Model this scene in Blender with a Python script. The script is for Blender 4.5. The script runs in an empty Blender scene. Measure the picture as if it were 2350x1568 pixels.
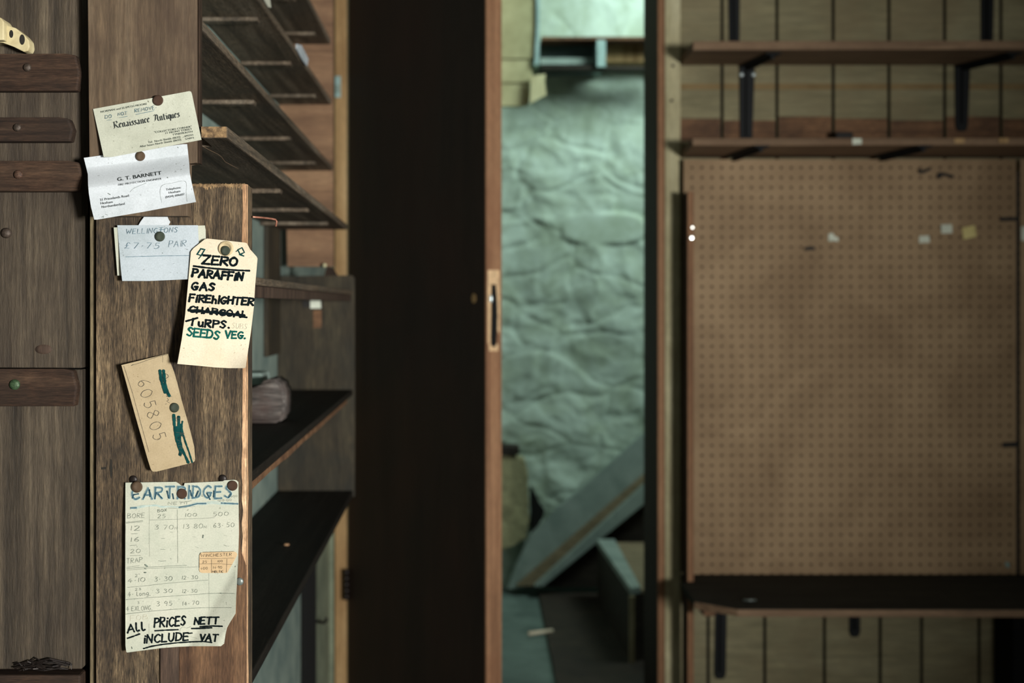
import bpy, bmesh, math, random
from mathutils import Vector, noise, Matrix

random.seed(7)
C = bpy.context.scene.collection
scn = bpy.context.scene

# ------------------------------------------------------------------ camera
F = 2937.5            # focal length in pixels of a 2350 px wide frame (45 mm lens)
H = 1.1               # eye height
VX, VY = 1050.0, 700.0
cam_d = bpy.data.cameras.new('camera')
cam = bpy.data.objects.new('camera', cam_d)
C.objects.link(cam)
cam.location = (0, 0, H)
cam.rotation_euler = (math.radians(90), 0, 0)
cam_d.lens = 45
cam_d.sensor_width = 36
cam_d.shift_x = (1175 - VX) / 2350
cam_d.shift_y = -(784 - VY) / 2350
cam_d.clip_start = 0.02
cam_d.dof.use_dof = True
cam_d.dof.focus_distance = 1.085
cam_d.dof.aperture_fstop = 6.8
scn.camera = cam

# ------------------------------------------------------------------ light
scn.view_settings.view_transform = 'Standard'
scn.view_settings.look = 'None'
scn.view_settings.exposure = 0.0
scn.view_settings.gamma = 1.0
w = bpy.data.worlds.new('world'); scn.world = w; w.use_nodes = True
bg = w.node_tree.nodes['Background']
bg.inputs[0].default_value = (0.80, 0.82, 0.72, 1)
bg.inputs[1].default_value = 0.105


def area(name, loc, target, sx, sy, power, color, spread=180):
    d = bpy.data.lights.new(name, 'AREA')
    d.shape = 'RECTANGLE'; d.size = sx; d.size_y = sy
    d.energy = power; d.color = color; d.spread = math.radians(spread)
    o = bpy.data.objects.new(name, d); C.objects.link(o)
    o.location = loc
    o.rotation_euler = (Vector(target) - Vector(loc)).to_track_quat('-Z', 'Y').to_euler()
    return o


# daylight from the shop window, right of and behind the camera
kl = bpy.data.lights.new('shop_window_light', 'SPOT'); kl.energy = 620; kl.spot_size = math.radians(75); kl.spot_blend = 1.0
kl.shadow_soft_size = 0.22; kl.color = (1.0, 0.99, 0.95)
klo = bpy.data.objects.new('shop_window_light', kl); C.objects.link(klo); klo.location = (1.5, -1.2, 1.04)
klo.rotation_euler = (Vector((0.29, 0.63, 1.22)) - klo.location).to_track_quat('-Z', 'Y').to_euler()
# added fill low behind the camera, standing in for floor bounce under the shelves
area('floor_bounce_fill', (0.9, -1.6, 0.25), (-0.25, 1.8, 1.3), 2.0, 0.8, 4, (1.0, 0.94, 0.84), 150)
# cool daylight in the stair room behind the door
area('stair_window_light', (1.55, 3.75, 2.8), (0.40, 5.0, 2.0), 0.9, 0.9, 33, (0.82, 1.0, 0.94), 130)
sb = bpy.data.lights.new('stair_window_beam', 'SPOT'); sb.energy = 16; sb.spot_size = math.radians(26); sb.spot_blend = 0.35; sb.shadow_soft_size = 0.03; sb.color = (0.82, 1.0, 0.96)
sbo = bpy.data.objects.new('stair_window_beam', sb); C.objects.link(sbo); sbo.location = (1.45, 4.0, 2.75)
sbo.rotation_euler = (Vector((0.86, 5.0, 2.36)) - sbo.location).to_track_quat('-Z', 'Y').to_euler()

# ------------------------------------------------------------------ helpers
def sr(r, g, b):
    f = lambda c: (c / 255 / 12.92) if c <= 10.3 else ((c / 255 + 0.055) / 1.055) ** 2.4
    return (f(r), f(g), f(b), 1)


def at(px, py, Y):
    return Vector(((px - VX) * Y / F, Y, H - (py - VY) * Y / F))


def X(px, Y): return (px - VX) * Y / F
def Z(py, Y): return H - (py - VY) * Y / F


OFF = {}


def tag(o, label=None, cat=None, group=None, kind=None):
    if label: o['label'] = label
    if cat: o['category'] = cat
    if group: o['group'] = group
    if kind: o['kind'] = kind
    return o


def thing(name, label, cat, loc, group=None, kind=None):
    o = bpy.data.objects.new(name, None); C.objects.link(o)
    o.empty_display_size = 0.05
    o.location = loc
    OFF[o.name] = Vector(loc)
    return tag(o, label, cat, group, kind)


def finish(name, me, mat, parent, loc):
    mats = mat if isinstance(mat, (list, tuple)) else [mat]
    for m in mats: me.materials.append(m)
    o = bpy.data.objects.new(name, me); C.objects.link(o)
    if parent is not None:
        off = OFF[parent.name]
        o.parent = parent
    else:
        off = Vector(loc) if loc is not None else Vector((0, 0, 0))
        o.location = off
    me.transform(Matrix.Translation(-off))
    OFF[o.name] = off
    return o


def build(name, bm, mat, parent=None, loc='base', smooth=False, bevel=0.0, seg=2):
    if bevel > 0:
        bmesh.ops.bevel(bm, geom=list(bm.edges), offset=bevel, segments=seg, affect='EDGES', profile=0.6)
    bmesh.ops.recalc_face_normals(bm, faces=bm.faces)
    me = bpy.data.meshes.new(name)
    bm.to_mesh(me); bm.free()
    if smooth:
        for p in me.polygons: p.use_smooth = True
    if parent is None and loc == 'base':
        vs = [v.co for v in me.vertices]
        loc = ((min(v.x for v in vs) + max(v.x for v in vs)) / 2, (min(v.y for v in vs) + max(v.y for v in vs)) / 2, min(v.z for v in vs))
    return finish(name, me, mat, parent, loc)


def box(bm, x0, x1, y0, y1, z0, z1):
    r = bmesh.ops.create_cube(bm, size=1.0)
    for v in r['verts']:
        v.co = Vector(((x0 + x1) / 2 + v.co.x * (x1 - x0), (y0 + y1) / 2 + v.co.y * (y1 - y0), (z0 + z1) / 2 + v.co.z * (z1 - z0)))
    return r['verts']


def prism(bm, pts, lo, hi, axis='Z'):
    """polygon pts extruded from lo to hi along axis. Z: (x,y); Y: (x,z); X: (y,z)"""
    def mk(p, t):
        if axis == 'Z': return (p[0], p[1], t)
        if axis == 'Y': return (p[0], t, p[1])
        return (t, p[0], p[1])
    a = [bm.verts.new(mk(p, lo)) for p in pts]
    b = [bm.verts.new(mk(p, hi)) for p in pts]
    bm.faces.new(a); bm.faces.new(b[::-1])
    n = len(pts)
    for i in range(n):
        bm.faces.new((a[i], b[i], b[(i + 1) % n], a[(i + 1) % n]))


def tube(bm, pts, r, n=8):
    pts = [Vector(p) for p in pts]
    rings = []
    for i, p in enumerate(pts):
        d = (pts[min(i + 1, len(pts) - 1)] - pts[max(i - 1, 0)]).normalized()
        u = d.cross(Vector((0.31, 0.2, 0.93))).normalized(); v = d.cross(u)
        rr = r[i] if isinstance(r, (list, tuple)) else r
        rings.append([bm.verts.new(p + (u * math.cos(2 * math.pi * k / n) + v * math.sin(2 * math.pi * k / n)) * rr) for k in range(n)])
    for a, b in zip(rings, rings[1:]):
        for k in range(n):
            bm.faces.new((a[k], a[(k + 1) % n], b[(k + 1) % n], b[k]))
    bm.faces.new(rings[0][::-1]); bm.faces.new(rings[-1])


def lathe_y(bm, c, prof, n=28, squash=1.0):
    """profile of (radius, depth towards the camera) turned about the Y axis at c"""
    rings = []
    for r, d in prof:
        if r < 1e-7:
            rings.append([bm.verts.new((c[0], c[1] - d, c[2]))])
        else:
            rings.append([bm.verts.new((c[0] + r * math.cos(2 * math.pi * k / n), c[1] - d, c[2] + r * squash * math.sin(2 * math.pi * k / n))) for k in range(n)])
    for a, b in zip(rings, rings[1:]):
        for k in range(n):
            k2 = (k + 1) % n
            q = [a[k % len(a)], a[k2 % len(a)], b[k2 % len(b)], b[k % len(b)]]
            q2 = []
            for v in q:
                if v not in q2: q2.append(v)
            if len(q2) > 2: bm.faces.new(q2)


# ------------------------------------------------------------------ materials
def new_mat(name):
    m = bpy.data.materials.new(name); m.use_nodes = True
    nt = m.node_tree
    return m, nt, nt.nodes['Principled BSDF']


def ramp(nt, stops):
    r = nt.nodes.new('ShaderNodeValToRGB')
    e = r.color_ramp.elements
    while len(e) < len(stops): e.new(0.5)
    for i, (p, c) in enumerate(stops):
        e[i].position = p; e[i].color = c
    return r


def coords(nt, scale, src='Object'):
    tc = nt.nodes.new('ShaderNodeTexCoord'); mp = nt.nodes.new('ShaderNodeMapping')
    mp.inputs['Scale'].default_value = scale
    nt.links.new(tc.outputs[src], mp.inputs['Vector'])
    oi = nt.nodes.new('ShaderNodeObjectInfo')
    ml = nt.nodes.new('ShaderNodeMath'); ml.operation = 'MULTIPLY'; ml.inputs[1].default_value = 37.0
    nt.links.new(oi.outputs['Random'], ml.inputs[0])
    nt.links.new(ml.outputs[0], mp.inputs['Location'])
    return mp


def tex_noise(nt, vec, scale, detail=6, rough=0.6, dist=0.0):
    n = nt.nodes.new('ShaderNodeTexNoise')
    n.inputs['Scale'].default_value = scale; n.inputs['Detail'].default_value = detail
    n.inputs['Roughness'].default_value = rough; n.inputs['Distortion'].default_value = dist
    nt.links.new(vec.outputs[0], n.inputs['Vector'])
    return n


def mix(nt, a, b, fac, mode='MIX'):
    m = nt.nodes.new('ShaderNodeMix'); m.data_type = 'RGBA'; m.blend_type = mode
    for sock, v in ((m.inputs[0], fac), (m.inputs[6], a), (m.inputs[7], b)):
        if hasattr(v, 'outputs') or hasattr(v, 'is_output'):
            nt.links.new(v if hasattr(v, 'is_output') else v.outputs[0], sock)
        else: sock.default_value = v
    return m.outputs[2]


def wood(name, dark, mid, light, grain='Z', across=70, along=3.0, stain=None, stain_amt=0.6, stain_scale=7, rough=0.75, bump=0.35, fine=1.0, spec=0.3, k=1.0, fleck=1.0):
    m, nt, b = new_mat(name)
    dark, mid, light = [tuple(c * k for c in q[:3]) + (1,) for q in (dark, mid, light)]
    if stain: stain = tuple(c * k for c in stain[:3]) + (1,)
    ax = {'X': 0, 'Y': 1, 'Z': 2}[grain]
    s1 = [1.0] * 3; s1[ax] = along / across
    s2 = [1.0] * 3; s2[ax] = 0.11
    v1 = coords(nt, s1); v2 = coords(nt, s2); v3 = coords(nt, (1, 1, 1))
    n1 = tex_noise(nt, v1, across, 7, 0.62, 0.6)
    n2 = tex_noise(nt, v2, across * 9 * fine, 4, 0.7)
    n3 = tex_noise(nt, v3, stain_scale, 4, 0.6, 0.4)
    r1 = ramp(nt, [(0.30, dark), (0.52, mid), (0.74, light)])
    nt.links.new(n1.outputs[0], r1.inputs[0])
    r2 = ramp(nt, [(0.30, (1 - 0.6 * fleck,) * 3 + (1,)), (0.52, (0.95, 0.95, 0.95, 1)), (0.70, (1 + 0.6 * fleck, 1 + 0.57 * fleck, 1 + 0.5 * fleck, 1))])
    nt.links.new(n2.outputs[0], r2.inputs[0])
    col = mix(nt, r1, r2, 0.85, 'MULTIPLY')
    if stain:
        r3 = ramp(nt, [(0.42, (0, 0, 0, 1)), (0.66, (1, 1, 1, 1))])
        nt.links.new(n3.outputs[0], r3.inputs[0])
        sc = nt.nodes.new('ShaderNodeMath'); sc.operation = 'MULTIPLY'; sc.inputs[1].default_value = stain_amt
        nt.links.new(r3.outputs[0], sc.inputs[0])
        col = mix(nt, col, stain, sc)
    nt.links.new(col, b.inputs['Base Color'])
    b.inputs['Roughness'].default_value = rough
    b.inputs['Specular IOR Level'].default_value = spec
    ad = nt.nodes.new('ShaderNodeMath'); ad.operation = 'MULTIPLY_ADD'; ad.inputs[1].default_value = 0.6
    nt.links.new(n2.outputs[0], ad.inputs[0]); nt.links.new(n1.outputs[0], ad.inputs[2])
    bp = nt.nodes.new('ShaderNodeBump'); bp.inputs['Strength'].default_value = bump; bp.inputs['Distance'].default_value = 0.002
    nt.links.new(ad.outputs[0], bp.inputs['Height']); nt.links.new(bp.outputs[0], b.inputs['Normal'])
    return m


def plain(name, c, c2=None, scale=30, rough=0.7, metal=0.0, bump=0.0, spec=0.4, lo=0.35, hi=0.68, bdist=0.002):
    m, nt, b = new_mat(name)
    v = coords(nt, (1, 1, 1)); n = tex_noise(nt, v, scale, 6, 0.62, 0.3)
    r = ramp(nt, [(lo, c2 or c), (hi, c)])
    nt.links.new(n.outputs[0], r.inputs[0]); nt.links.new(r.outputs[0], b.inputs['Base Color'])
    b.inputs['Roughness'].default_value = rough; b.inputs['Metallic'].default_value = metal
    b.inputs['Specular IOR Level'].default_value = spec
    if bump:
        bp = nt.nodes.new('ShaderNodeBump'); bp.inputs['Strength'].default_value = bump; bp.inputs['Distance'].default_value = bdist
        nt.links.new(n.outputs[0], bp.inputs['Height']); nt.links.new(bp.outputs[0], b.inputs['Normal'])
    return m


def paper_mat(name, c, c2, speck, scale=22):
    c, c2, speck = [tuple(v * 0.68 for v in q[:3]) + (1,) for q in (c, c2, speck)]
    m, nt, b = new_mat(name)
    v = coords(nt, (1, 1, 1))
    n = tex_noise(nt, v, scale, 6, 0.65, 0.5)
    r = ramp(nt, [(0.32, c2), (0.6, c)])
    nt.links.new(n.outputs[0], r.inputs[0])
    n2 = tex_noise(nt, v, 420, 3, 0.6, 0.6)
    r2 = ramp(nt, [(0.27, (1, 1, 1, 1)), (0.33, (0, 0, 0, 1))])
    nt.links.new(n2.outputs[0], r2.inputs[0])
    col = mix(nt, r, speck, r2)
    n3 = tex_noise(nt, v, 900, 3, 0.7)
    r3 = ramp(nt, [(0.3, (0.88, 0.88, 0.88, 1)), (0.7, (1.06, 1.06, 1.06, 1))])
    nt.links.new(n3.outputs[0], r3.inputs[0])
    col = mix(nt, col, r3, 1.0, 'MULTIPLY')
    nt.links.new(col, b.inputs['Base Color'])
    b.inputs['Roughness'].default_value = 0.85; b.inputs['Specular IOR Level'].default_value = 0.2
    bp = nt.nodes.new('ShaderNodeBump'); bp.inputs['Strength'].default_value = 0.15; bp.inputs['Distance'].default_value = 0.0006
    nt.links.new(n.outputs[0], bp.inputs['Height']); nt.links.new(bp.outputs[0], b.inputs['Normal'])
    return m


M = {}
M['plank'] = wood('weathered_plank', sr(40, 34, 27), sr(84, 73, 59), sr(118, 105, 86), 'Z', 55, 2.2, sr(54, 44, 36), 0.55, 9, bump=0.7, k=0.74, fleck=0.66)
M['batten'] = wood('brown_batten', sr(36, 25, 19), sr(74, 54, 41), sr(98, 76, 59), 'X', 90, 4, sr(44, 38, 33), 0.6, 12, rough=0.75, spec=0.2, k=0.66)
M['upright'] = wood('brown_upright', sr(66, 52, 40), sr(108, 90, 70), sr(128, 110, 88), 'Z', 38, 1.6, sr(70, 54, 44), 0.6, 11, bump=0.3, k=0.74, fleck=0.66)
M['post'] = wood('worn_post', sr(50, 40, 30), sr(108, 90, 68), sr(168, 144, 110), 'Z', 120, 9, sr(48, 42, 37), 0.75, 13, bump=0.8, k=0.66, fleck=1.8)
M['raw'] = wood('raw_pink_wood', sr(150, 112, 80), sr(200, 160, 122), sr(222, 188, 150), 'Z', 110, 5, sr(120, 88, 60), 0.7, 40, bump=0.4, k=1.0)
M['redwood'] = wood('reddish_post_wood', sr(78, 54, 38), sr(112, 82, 58), sr(140, 106, 76), 'Z', 60, 3, None, bump=0.35, k=0.66)
M['slat'] = wood('dark_slat', sr(60, 46, 38), sr(84, 66, 54), sr(98, 80, 66), 'Z', 40, 2, None, bump=0.2, k=0.66)
M['strip'] = wood('grey_strip', sr(72, 62, 46), sr(106, 94, 70), sr(130, 116, 88), 'Z', 60, 3, None)
M['gapdark'] = plain('black_gap', sr(14, 15, 13), sr(10, 10, 9), rough=0.95)
M['shelf'] = wood('dark_shelf_wood', sr(48, 42, 34), sr(92, 80, 66), sr(132, 120, 104), 'Y', 60, 2.2, sr(72, 68, 60), 0.5, 9, rough=0.7, bump=0.35, spec=0.2, fleck=1.2, k=1.2)
M['shelf_top'] = wood('black_stained_shelf', sr(18, 16, 13), sr(32, 28, 23), sr(46, 42, 37), 'Y', 60, 2.2, sr(28, 28, 25), 0.5, 9, rough=0.7, bump=0.3, spec=0.15)
M['endgrain'] = plain('sawn_end_grain', sr(146, 118, 82), sr(56, 42, 29), 160, 0.8, bump=0.6, lo=0.34, hi=0.6)
M['partition'] = wood('orange_brown_boards', sr(90, 68, 50), sr(132, 102, 76), sr(154, 124, 94), 'X', 30, 3, sr(96, 70, 54), 0.45, 9, bump=0.15, fleck=0.45)
M['panel'] = wood('dark_olive_panel', sr(34, 30, 22), sr(58, 51, 38), sr(78, 70, 52), 'Z', 26, 3, sr(36, 37, 32), 0.6, 9, bump=0.2)
M['teal'] = plain('teal_plaster', sr(142, 156, 144), sr(104, 122, 116), 14, 0.85, bump=0.25)
M['palegreen'] = plain('pale_green_paint', sr(150, 158, 132), sr(116, 124, 104), 12, 0.8, bump=0.15)
M['door'] = wood('dark_door_varnish', sr(36, 29, 24), sr(42, 34, 28), sr(48, 37, 30), 'Z', 12, 1.2, sr(56, 36, 27), 0.5, 1.6, rough=0.6, bump=0.05, spec=0.2, fleck=0.3)
M['dooredge'] = wood('door_edge_wood', sr(108, 76, 54), sr(150, 112, 82), sr(176, 136, 102), 'Z', 50, 1.6, sr(122, 80, 56), 0.5, 6, rough=0.6, bump=0.15, fleck=0.45)
M['rawchip'] = wood('raw_chipped_wood', sr(196, 160, 118), sr(222, 188, 146), sr(238, 208, 170), 'Z', 80, 5, None, bump=0.2)
M['trimtan'] = wood('tan_frame_wood', sr(140, 110, 72), sr(176, 144, 100), sr(196, 166, 122), 'Z', 40, 1.4, sr(128, 96, 60), 0.5, 5, bump=0.1, fleck=0.45)
M['jamb'] = wood('shaded_dark_wood', sr(38, 29, 23), sr(52, 40, 31), sr(62, 49, 38), 'Z', 40, 1.4, None, rough=0.7, bump=0.1, spec=0.15)  # dark wood; carries the shade of faces turned from the light
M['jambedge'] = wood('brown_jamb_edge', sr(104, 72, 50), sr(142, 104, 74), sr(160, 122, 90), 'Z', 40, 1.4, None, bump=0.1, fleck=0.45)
M['cream'] = wood('cream_architrave', sr(150, 142, 108), sr(184, 176, 140), sr(204, 198, 164), 'Z', 30, 2, sr(140, 130, 98), 0.5, 8, bump=0.15, fleck=0.45)
M['tg'] = wood('olive_matchboard', sr(118, 112, 84), sr(138, 131, 101), sr(154, 147, 116), 'X', 9, 2.0, sr(124, 110, 82), 0.55, 6, bump=0.1, fleck=0.5)
M['tgstain'] = plain('shelf_ghost_stain', sr(136, 116, 80), sr(122, 102, 68), 12, 0.85)
M['rail'] = wood('brown_rail', sr(80, 56, 38), sr(118, 86, 60), sr(138, 104, 74), 'X', 40, 2, sr(60, 42, 32), 0.6, 8, bump=0.2)
M['wshelf'] = wood('brown_shelf', sr(92, 72, 54), sr(126, 102, 79), sr(150, 124, 98), 'X', 50, 2, sr(104, 80, 60), 0.5, 6, bump=0.2, fleck=0.45)
M['black'] = plain('black_enamel', sr(15, 19, 21), sr(11, 14, 16), 60, 0.6, spec=0.2)
M['bench'] = wood('black_counter', sr(34, 35, 32), sr(46, 46, 41), sr(56, 55, 49), 'X', 40, 2, None, rough=0.8, bump=0.15, spec=0.1)
M['white'] = plain('white_sticker', sr(226, 230, 214), sr(196, 204, 186), 60)
M['yellow'] = plain('yellow_sticker', sr(214, 200, 136), sr(192, 176, 112), 60)
M['fittings_shadow'] = plain('black_and_shadow', sr(34, 30, 26), sr(24, 22, 20), 60)  # black of hooks and straps, also the painted sticker shadow
M['lit_keyhole'] = plain('lit_keyhole', sr(206, 170, 120), sr(170, 130, 84), 120, 0.35, 0.6)
M['steel'] = plain('bright_steel', sr(225, 235, 235), sr(180, 195, 195), 120, 0.3, 0.5)
M['chrome'] = plain('polished_pin', sr(250, 250, 245), sr(240, 240, 235), 120, 0.28, 1.0)
M['rust'] = plain('rusty_iron', sr(96, 70, 54), sr(54, 38, 30), 420, 0.6, 0.25, 0.5)
M['rust2'] = plain('brown_bronze', sr(104, 84, 62), sr(66, 50, 38), 420, 0.5, 0.3, 0.4)
M['greenpin'] = plain('green_bronze', sr(74, 82, 66), sr(44, 50, 42), 420, 0.5, 0.3, 0.4)
M['greenpin2'] = plain('verdigris', sr(70, 92, 62), sr(40, 58, 38), 420, 0.45, 0.2, 0.3)
M['darkpin'] = plain('dark_iron', sr(44, 36, 32), sr(26, 22, 20), 420, 0.45, 0.4)
M['greypin'] = plain('grey_zinc', sr(134, 142, 136), sr(88, 96, 92), 300, 0.4, 0.4)
M['nail'] = plain('nail_iron', sr(84, 72, 62), sr(56, 48, 42), 420, 0.5, 0.4, 0.3)
M['toggle'] = plain('aged_cream_paint', sr(206, 194, 154), sr(172, 158, 118), 60, 0.6)
M['hole'] = plain('dark_hole', sr(40, 36, 28), sr(26, 24, 20), 60, 0.9)
M['stone'] = plain('painted_stone', sr(184, 204, 190), sr(158, 176, 156), 9, 0.75, bump=0.35, lo=0.36, hi=0.62, bdist=0.01)
M['barestone'] = plain('bare_stone', sr(176, 172, 132), sr(124, 122, 92), 22, 0.9, bump=0.6, bdist=0.01)
M['lining'] = plain('cream_lining', sr(176, 172, 132), sr(146, 142, 104), 9, 0.85, bump=0.2)
M['lining2'] = plain('pale_torn_lining', sr(206, 200, 160), sr(180, 172, 130), 12, 0.85)
M['ice'] = plain('pale_blue_paint', sr(160, 186, 182), sr(130, 158, 154), 30, 0.7)
M['slate'] = plain('slate_paint', sr(84, 98, 96), sr(60, 72, 72), 10, 0.8)
M['stairgrey'] = plain('grey_blue_paint', sr(158, 174, 166), sr(128, 146, 138), 10, 0.75, bump=0.2)
M['stairbrown'] = wood('stair_brown', sr(112, 100, 78), sr(140, 126, 100), sr(156, 142, 114), 'X', 30, 3, None, bump=0.1)
M['stairdark'] = wood('stair_dark', sr(34, 30, 24), sr(50, 44, 36), sr(60, 54, 44), 'X', 30, 3, None, bump=0.1)
M['floor'] = plain('worn_grey_floor', sr(112, 132, 124), sr(84, 102, 96), 6, 0.75, bump=0.2)
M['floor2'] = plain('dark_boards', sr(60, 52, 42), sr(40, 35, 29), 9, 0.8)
M['log'] = wood('weathered_block', sr(44, 40, 37), sr(84, 78, 74), sr(128, 122, 116), 'X', 60, 6, sr(70, 50, 44), 0.6, 20, bump=0.6)
M['string'] = plain('pale_thread', sr(104, 84, 64), sr(84, 66, 50), 200)
M['copper'] = plain('copper_wire', sr(186, 130, 108), sr(140, 92, 74), 200, 0.4, 0.5)
M['ceil'] = plain('dusty_ceiling', sr(90, 86, 74), sr(70, 66, 56), 8, 0.9)

M['p_cream'] = paper_mat('cream_card', sr(224, 226, 206), sr(204, 206, 186), sr(120, 118, 98))
M['p_white'] = paper_mat('white_card', sr(236, 242, 246), sr(218, 225, 228), sr(150, 152, 150))
M['p_grey'] = paper_mat('grey_white_card', sr(214, 224, 230), sr(192, 204, 208), sr(150, 156, 156))
M['p_tag'] = paper_mat('manila_tag', sr(252, 238, 210), sr(242, 224, 192), sr(180, 158, 126))
M['p_tan'] = paper_mat('tan_card', sr(200, 180, 144), sr(184, 164, 128), sr(140, 118, 86))
M['p_sheet'] = paper_mat('greenish_sheet', sr(222, 222, 202), sr(204, 208, 188), sr(140, 144, 128))
M['p_peach'] = paper_mat('peach_sticker', sr(234, 204, 160), sr(220, 188, 144), sr(180, 150, 112))
M['ring'] = plain('tag_ring', sr(190, 172, 136), sr(164, 146, 110), 160, 0.8)
M['i_black'] = plain('black_marker_ink', sr(14, 24, 27), sr(10, 18, 20), 200, 0.9, spec=0.05)
M['i_green'] = plain('green_marker_ink', sr(20, 92, 82), sr(12, 68, 62), 200, 0.9, spec=0.05)
M['i_gbar'] = plain('dark_green_marker_ink', sr(18, 66, 64), sr(10, 48, 48), 200, 0.9, spec=0.05)
M['i_print'] = plain('printing_ink', sr(66, 76, 70), sr(50, 60, 54), 300, 0.7)
M['i_printb'] = plain('dark_printing_ink', sr(48, 54, 54), sr(36, 42, 42), 300, 0.7)
M['i_blue'] = plain('blue_biro', sr(84, 116, 128), sr(60, 92, 106), 300, 0.6)
M['i_pencil'] = plain('pencil', sr(112, 122, 110), sr(80, 90, 80), 300, 0.7)
M['i_biro'] = plain('dark_biro', sr(54, 50, 40), sr(38, 34, 28), 300, 0.6)
M['i_smear'] = plain('smeared_blue_ink', sr(182, 192, 180), sr(152, 170, 164), 300, 0.8)
M['i_smear1'] = plain('smeared_mid_ink', sr(86, 114, 122), sr(58, 86, 98), 300, 0.9)
M['i_smear2'] = plain('smeared_dark_ink', sr(52, 80, 92), sr(32, 58, 70), 300, 0.9, spec=0.05)
M['i_faint'] = plain('faint_pencil', sr(190, 186, 166), sr(176, 172, 152), 300, 0.8)

# pegboard: hardboard with rows of drilled holes
def pegboard_mat():
    m, nt, b = new_mat('brown_pegboard')
    tc = nt.nodes.new('ShaderNodeTexCoord')
    v = coords(nt, (1, 1, 1))
    n = tex_noise(nt, v, 4, 5, 0.6, 0.5)
    r = ramp(nt, [(0.36, sr(138, 114, 86)), (0.62, sr(162, 137, 106))])
    nt.links.new(n.outputs[0], r.inputs[0])
    n2 = tex_noise(nt, v, 160, 4, 0.7)
    r2 = ramp(nt, [(0.3, (0.86, 0.85, 0.83, 1)), (0.7, (1.08, 1.07, 1.05, 1))])
    nt.links.new(n2.outputs[0], r2.inputs[0])
    col = mix(nt, r, r2, 1.0, 'MULTIPLY')
    sx = nt.nodes.new('ShaderNodeSeparateXYZ'); nt.links.new(tc.outputs['Object'], sx.inputs[0])
    ds = []
    for k in (0, 2):
        a = nt.nodes.new('ShaderNodeMath'); a.operation = 'DIVIDE'; a.inputs[1].default_value = 0.0252
        nt.links.new(sx.outputs[k], a.inputs[0])
        f = nt.nodes.new('ShaderNodeMath'); f.operation = 'FRACT'; nt.links.new(a.outputs[0], f.inputs[0])
        s = nt.nodes.new('ShaderNodeMath'); s.operation = 'SUBTRACT'; s.inputs[1].default_value = 0.5; nt.links.new(f.outputs[0], s.inputs[0])
        q = nt.nodes.new('ShaderNodeMath'); q.operation = 'MULTIPLY'; nt.links.new(s.outputs[0], q.inputs[0]); nt.links.new(s.outputs[0], q.inputs[1])
        ds.append(q)
    ad = nt.nodes.new('ShaderNodeMath'); ad.operation = 'ADD'; nt.links.new(ds[0].outputs[0], ad.inputs[0]); nt.links.new(ds[1].outputs[0], ad.inputs[1])
    lt = nt.nodes.new('ShaderNodeMath'); lt.operation = 'LESS_THAN'; lt.inputs[1].default_value = 0.125 ** 2 * 1.35
    nt.links.new(ad.outputs[0], lt.inputs[0])
    col = mix(nt, col, sr(66, 48, 34), lt)
    nt.links.new(col, b.inputs['Base Color'])
    b.inputs['Roughness'].default_value = 0.7; b.inputs['Specular IOR Level'].default_value = 0.25
    return m


M['peg'] = pegboard_mat()

# ================================================================== SETTING
def struct(name, bm, mat, bevel=0.0, smooth=False, parent=None, loc='base'):
    o = build(name, bm, mat, parent, loc, smooth, bevel)
    if parent is None: o['kind'] = 'structure'
    return o


WB = 3.30     # face of the back wall of the shop
bm = bmesh.new(); box(bm, -1.2, 2.2, -1.2, WB + 0.02, -0.05, 0.0); struct('floor', bm, M['floor2'])

# planked back wall, right of the doorway: vertical boards with open joints
JX = X(1508, WB)                       # doorway right side
bm = bmesh.new()
box(bm, JX + 0.058, 2.2, WB + 0.014, WB + 0.24, 0, 2.6)
for f in bm.faces: f.material_index = 1
for gro, zlo, zhi in (([1657, 1783, 1912, 2040, 2168, 2297, 2425, 2553, 2690], 0.405, 2.6), ([1625, 1755, 1892, 2020, 2115, 2247, 2380, 2520, 2690], 0.0, 0.404)):
    prev = JX + 0.060
    for n_, gpx in enumerate(gro):
        x1 = X(gpx, WB) - 0.0042
        k0 = len(bm.faces)
        box(bm, prev, x1, WB, WB + 0.0135, zlo, zhi)
        bm.faces.ensure_lookup_table()
        for f in bm.faces[k0:]: f.material_index = 0
        # ghost of a removed shelf, and the brown stain just above the second shelf
        for mi, ya, yb_ in ((2, 192, 206), (3, 272 + 5 * math.sin(n_ * 2.1), 324)) if zlo > 0 else ():
            k0 = len(bm.faces)
            box(bm, prev + 0.0006, x1 - 0.0006, WB - 0.0004, WB + 0.001, Z(yb_, WB), Z(ya, WB))
            bm.faces.ensure_lookup_table()
            for f in bm.faces[k0:]: f.material_index = mi
        prev = X(gpx, WB) + 0.0042
struct('wall_back', bm, [M['tg'], M['gapdark'], M['tgstain'], M['rail']])
# lintel wall above the doorway
bm = bmesh.new(); box(bm, -0.345, 2.2, WB + 0.02, WB + 0.23, 2.6, 2.75); struct('wall_back_upper', bm, M['palegreen'])

# wall the left shelves are fixed to
bm = bmesh.new(); box(bm, -0.42, -0.336, 1.16, WB, 0, 2.6); struct('wall_left', bm, M['teal'])
bm = bmesh.new(); box(bm, -0.42, X(768, WB), WB, WB + 0.24, 0, 2.6); struct('wall_back_left', bm, M['palegreen'])

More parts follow.
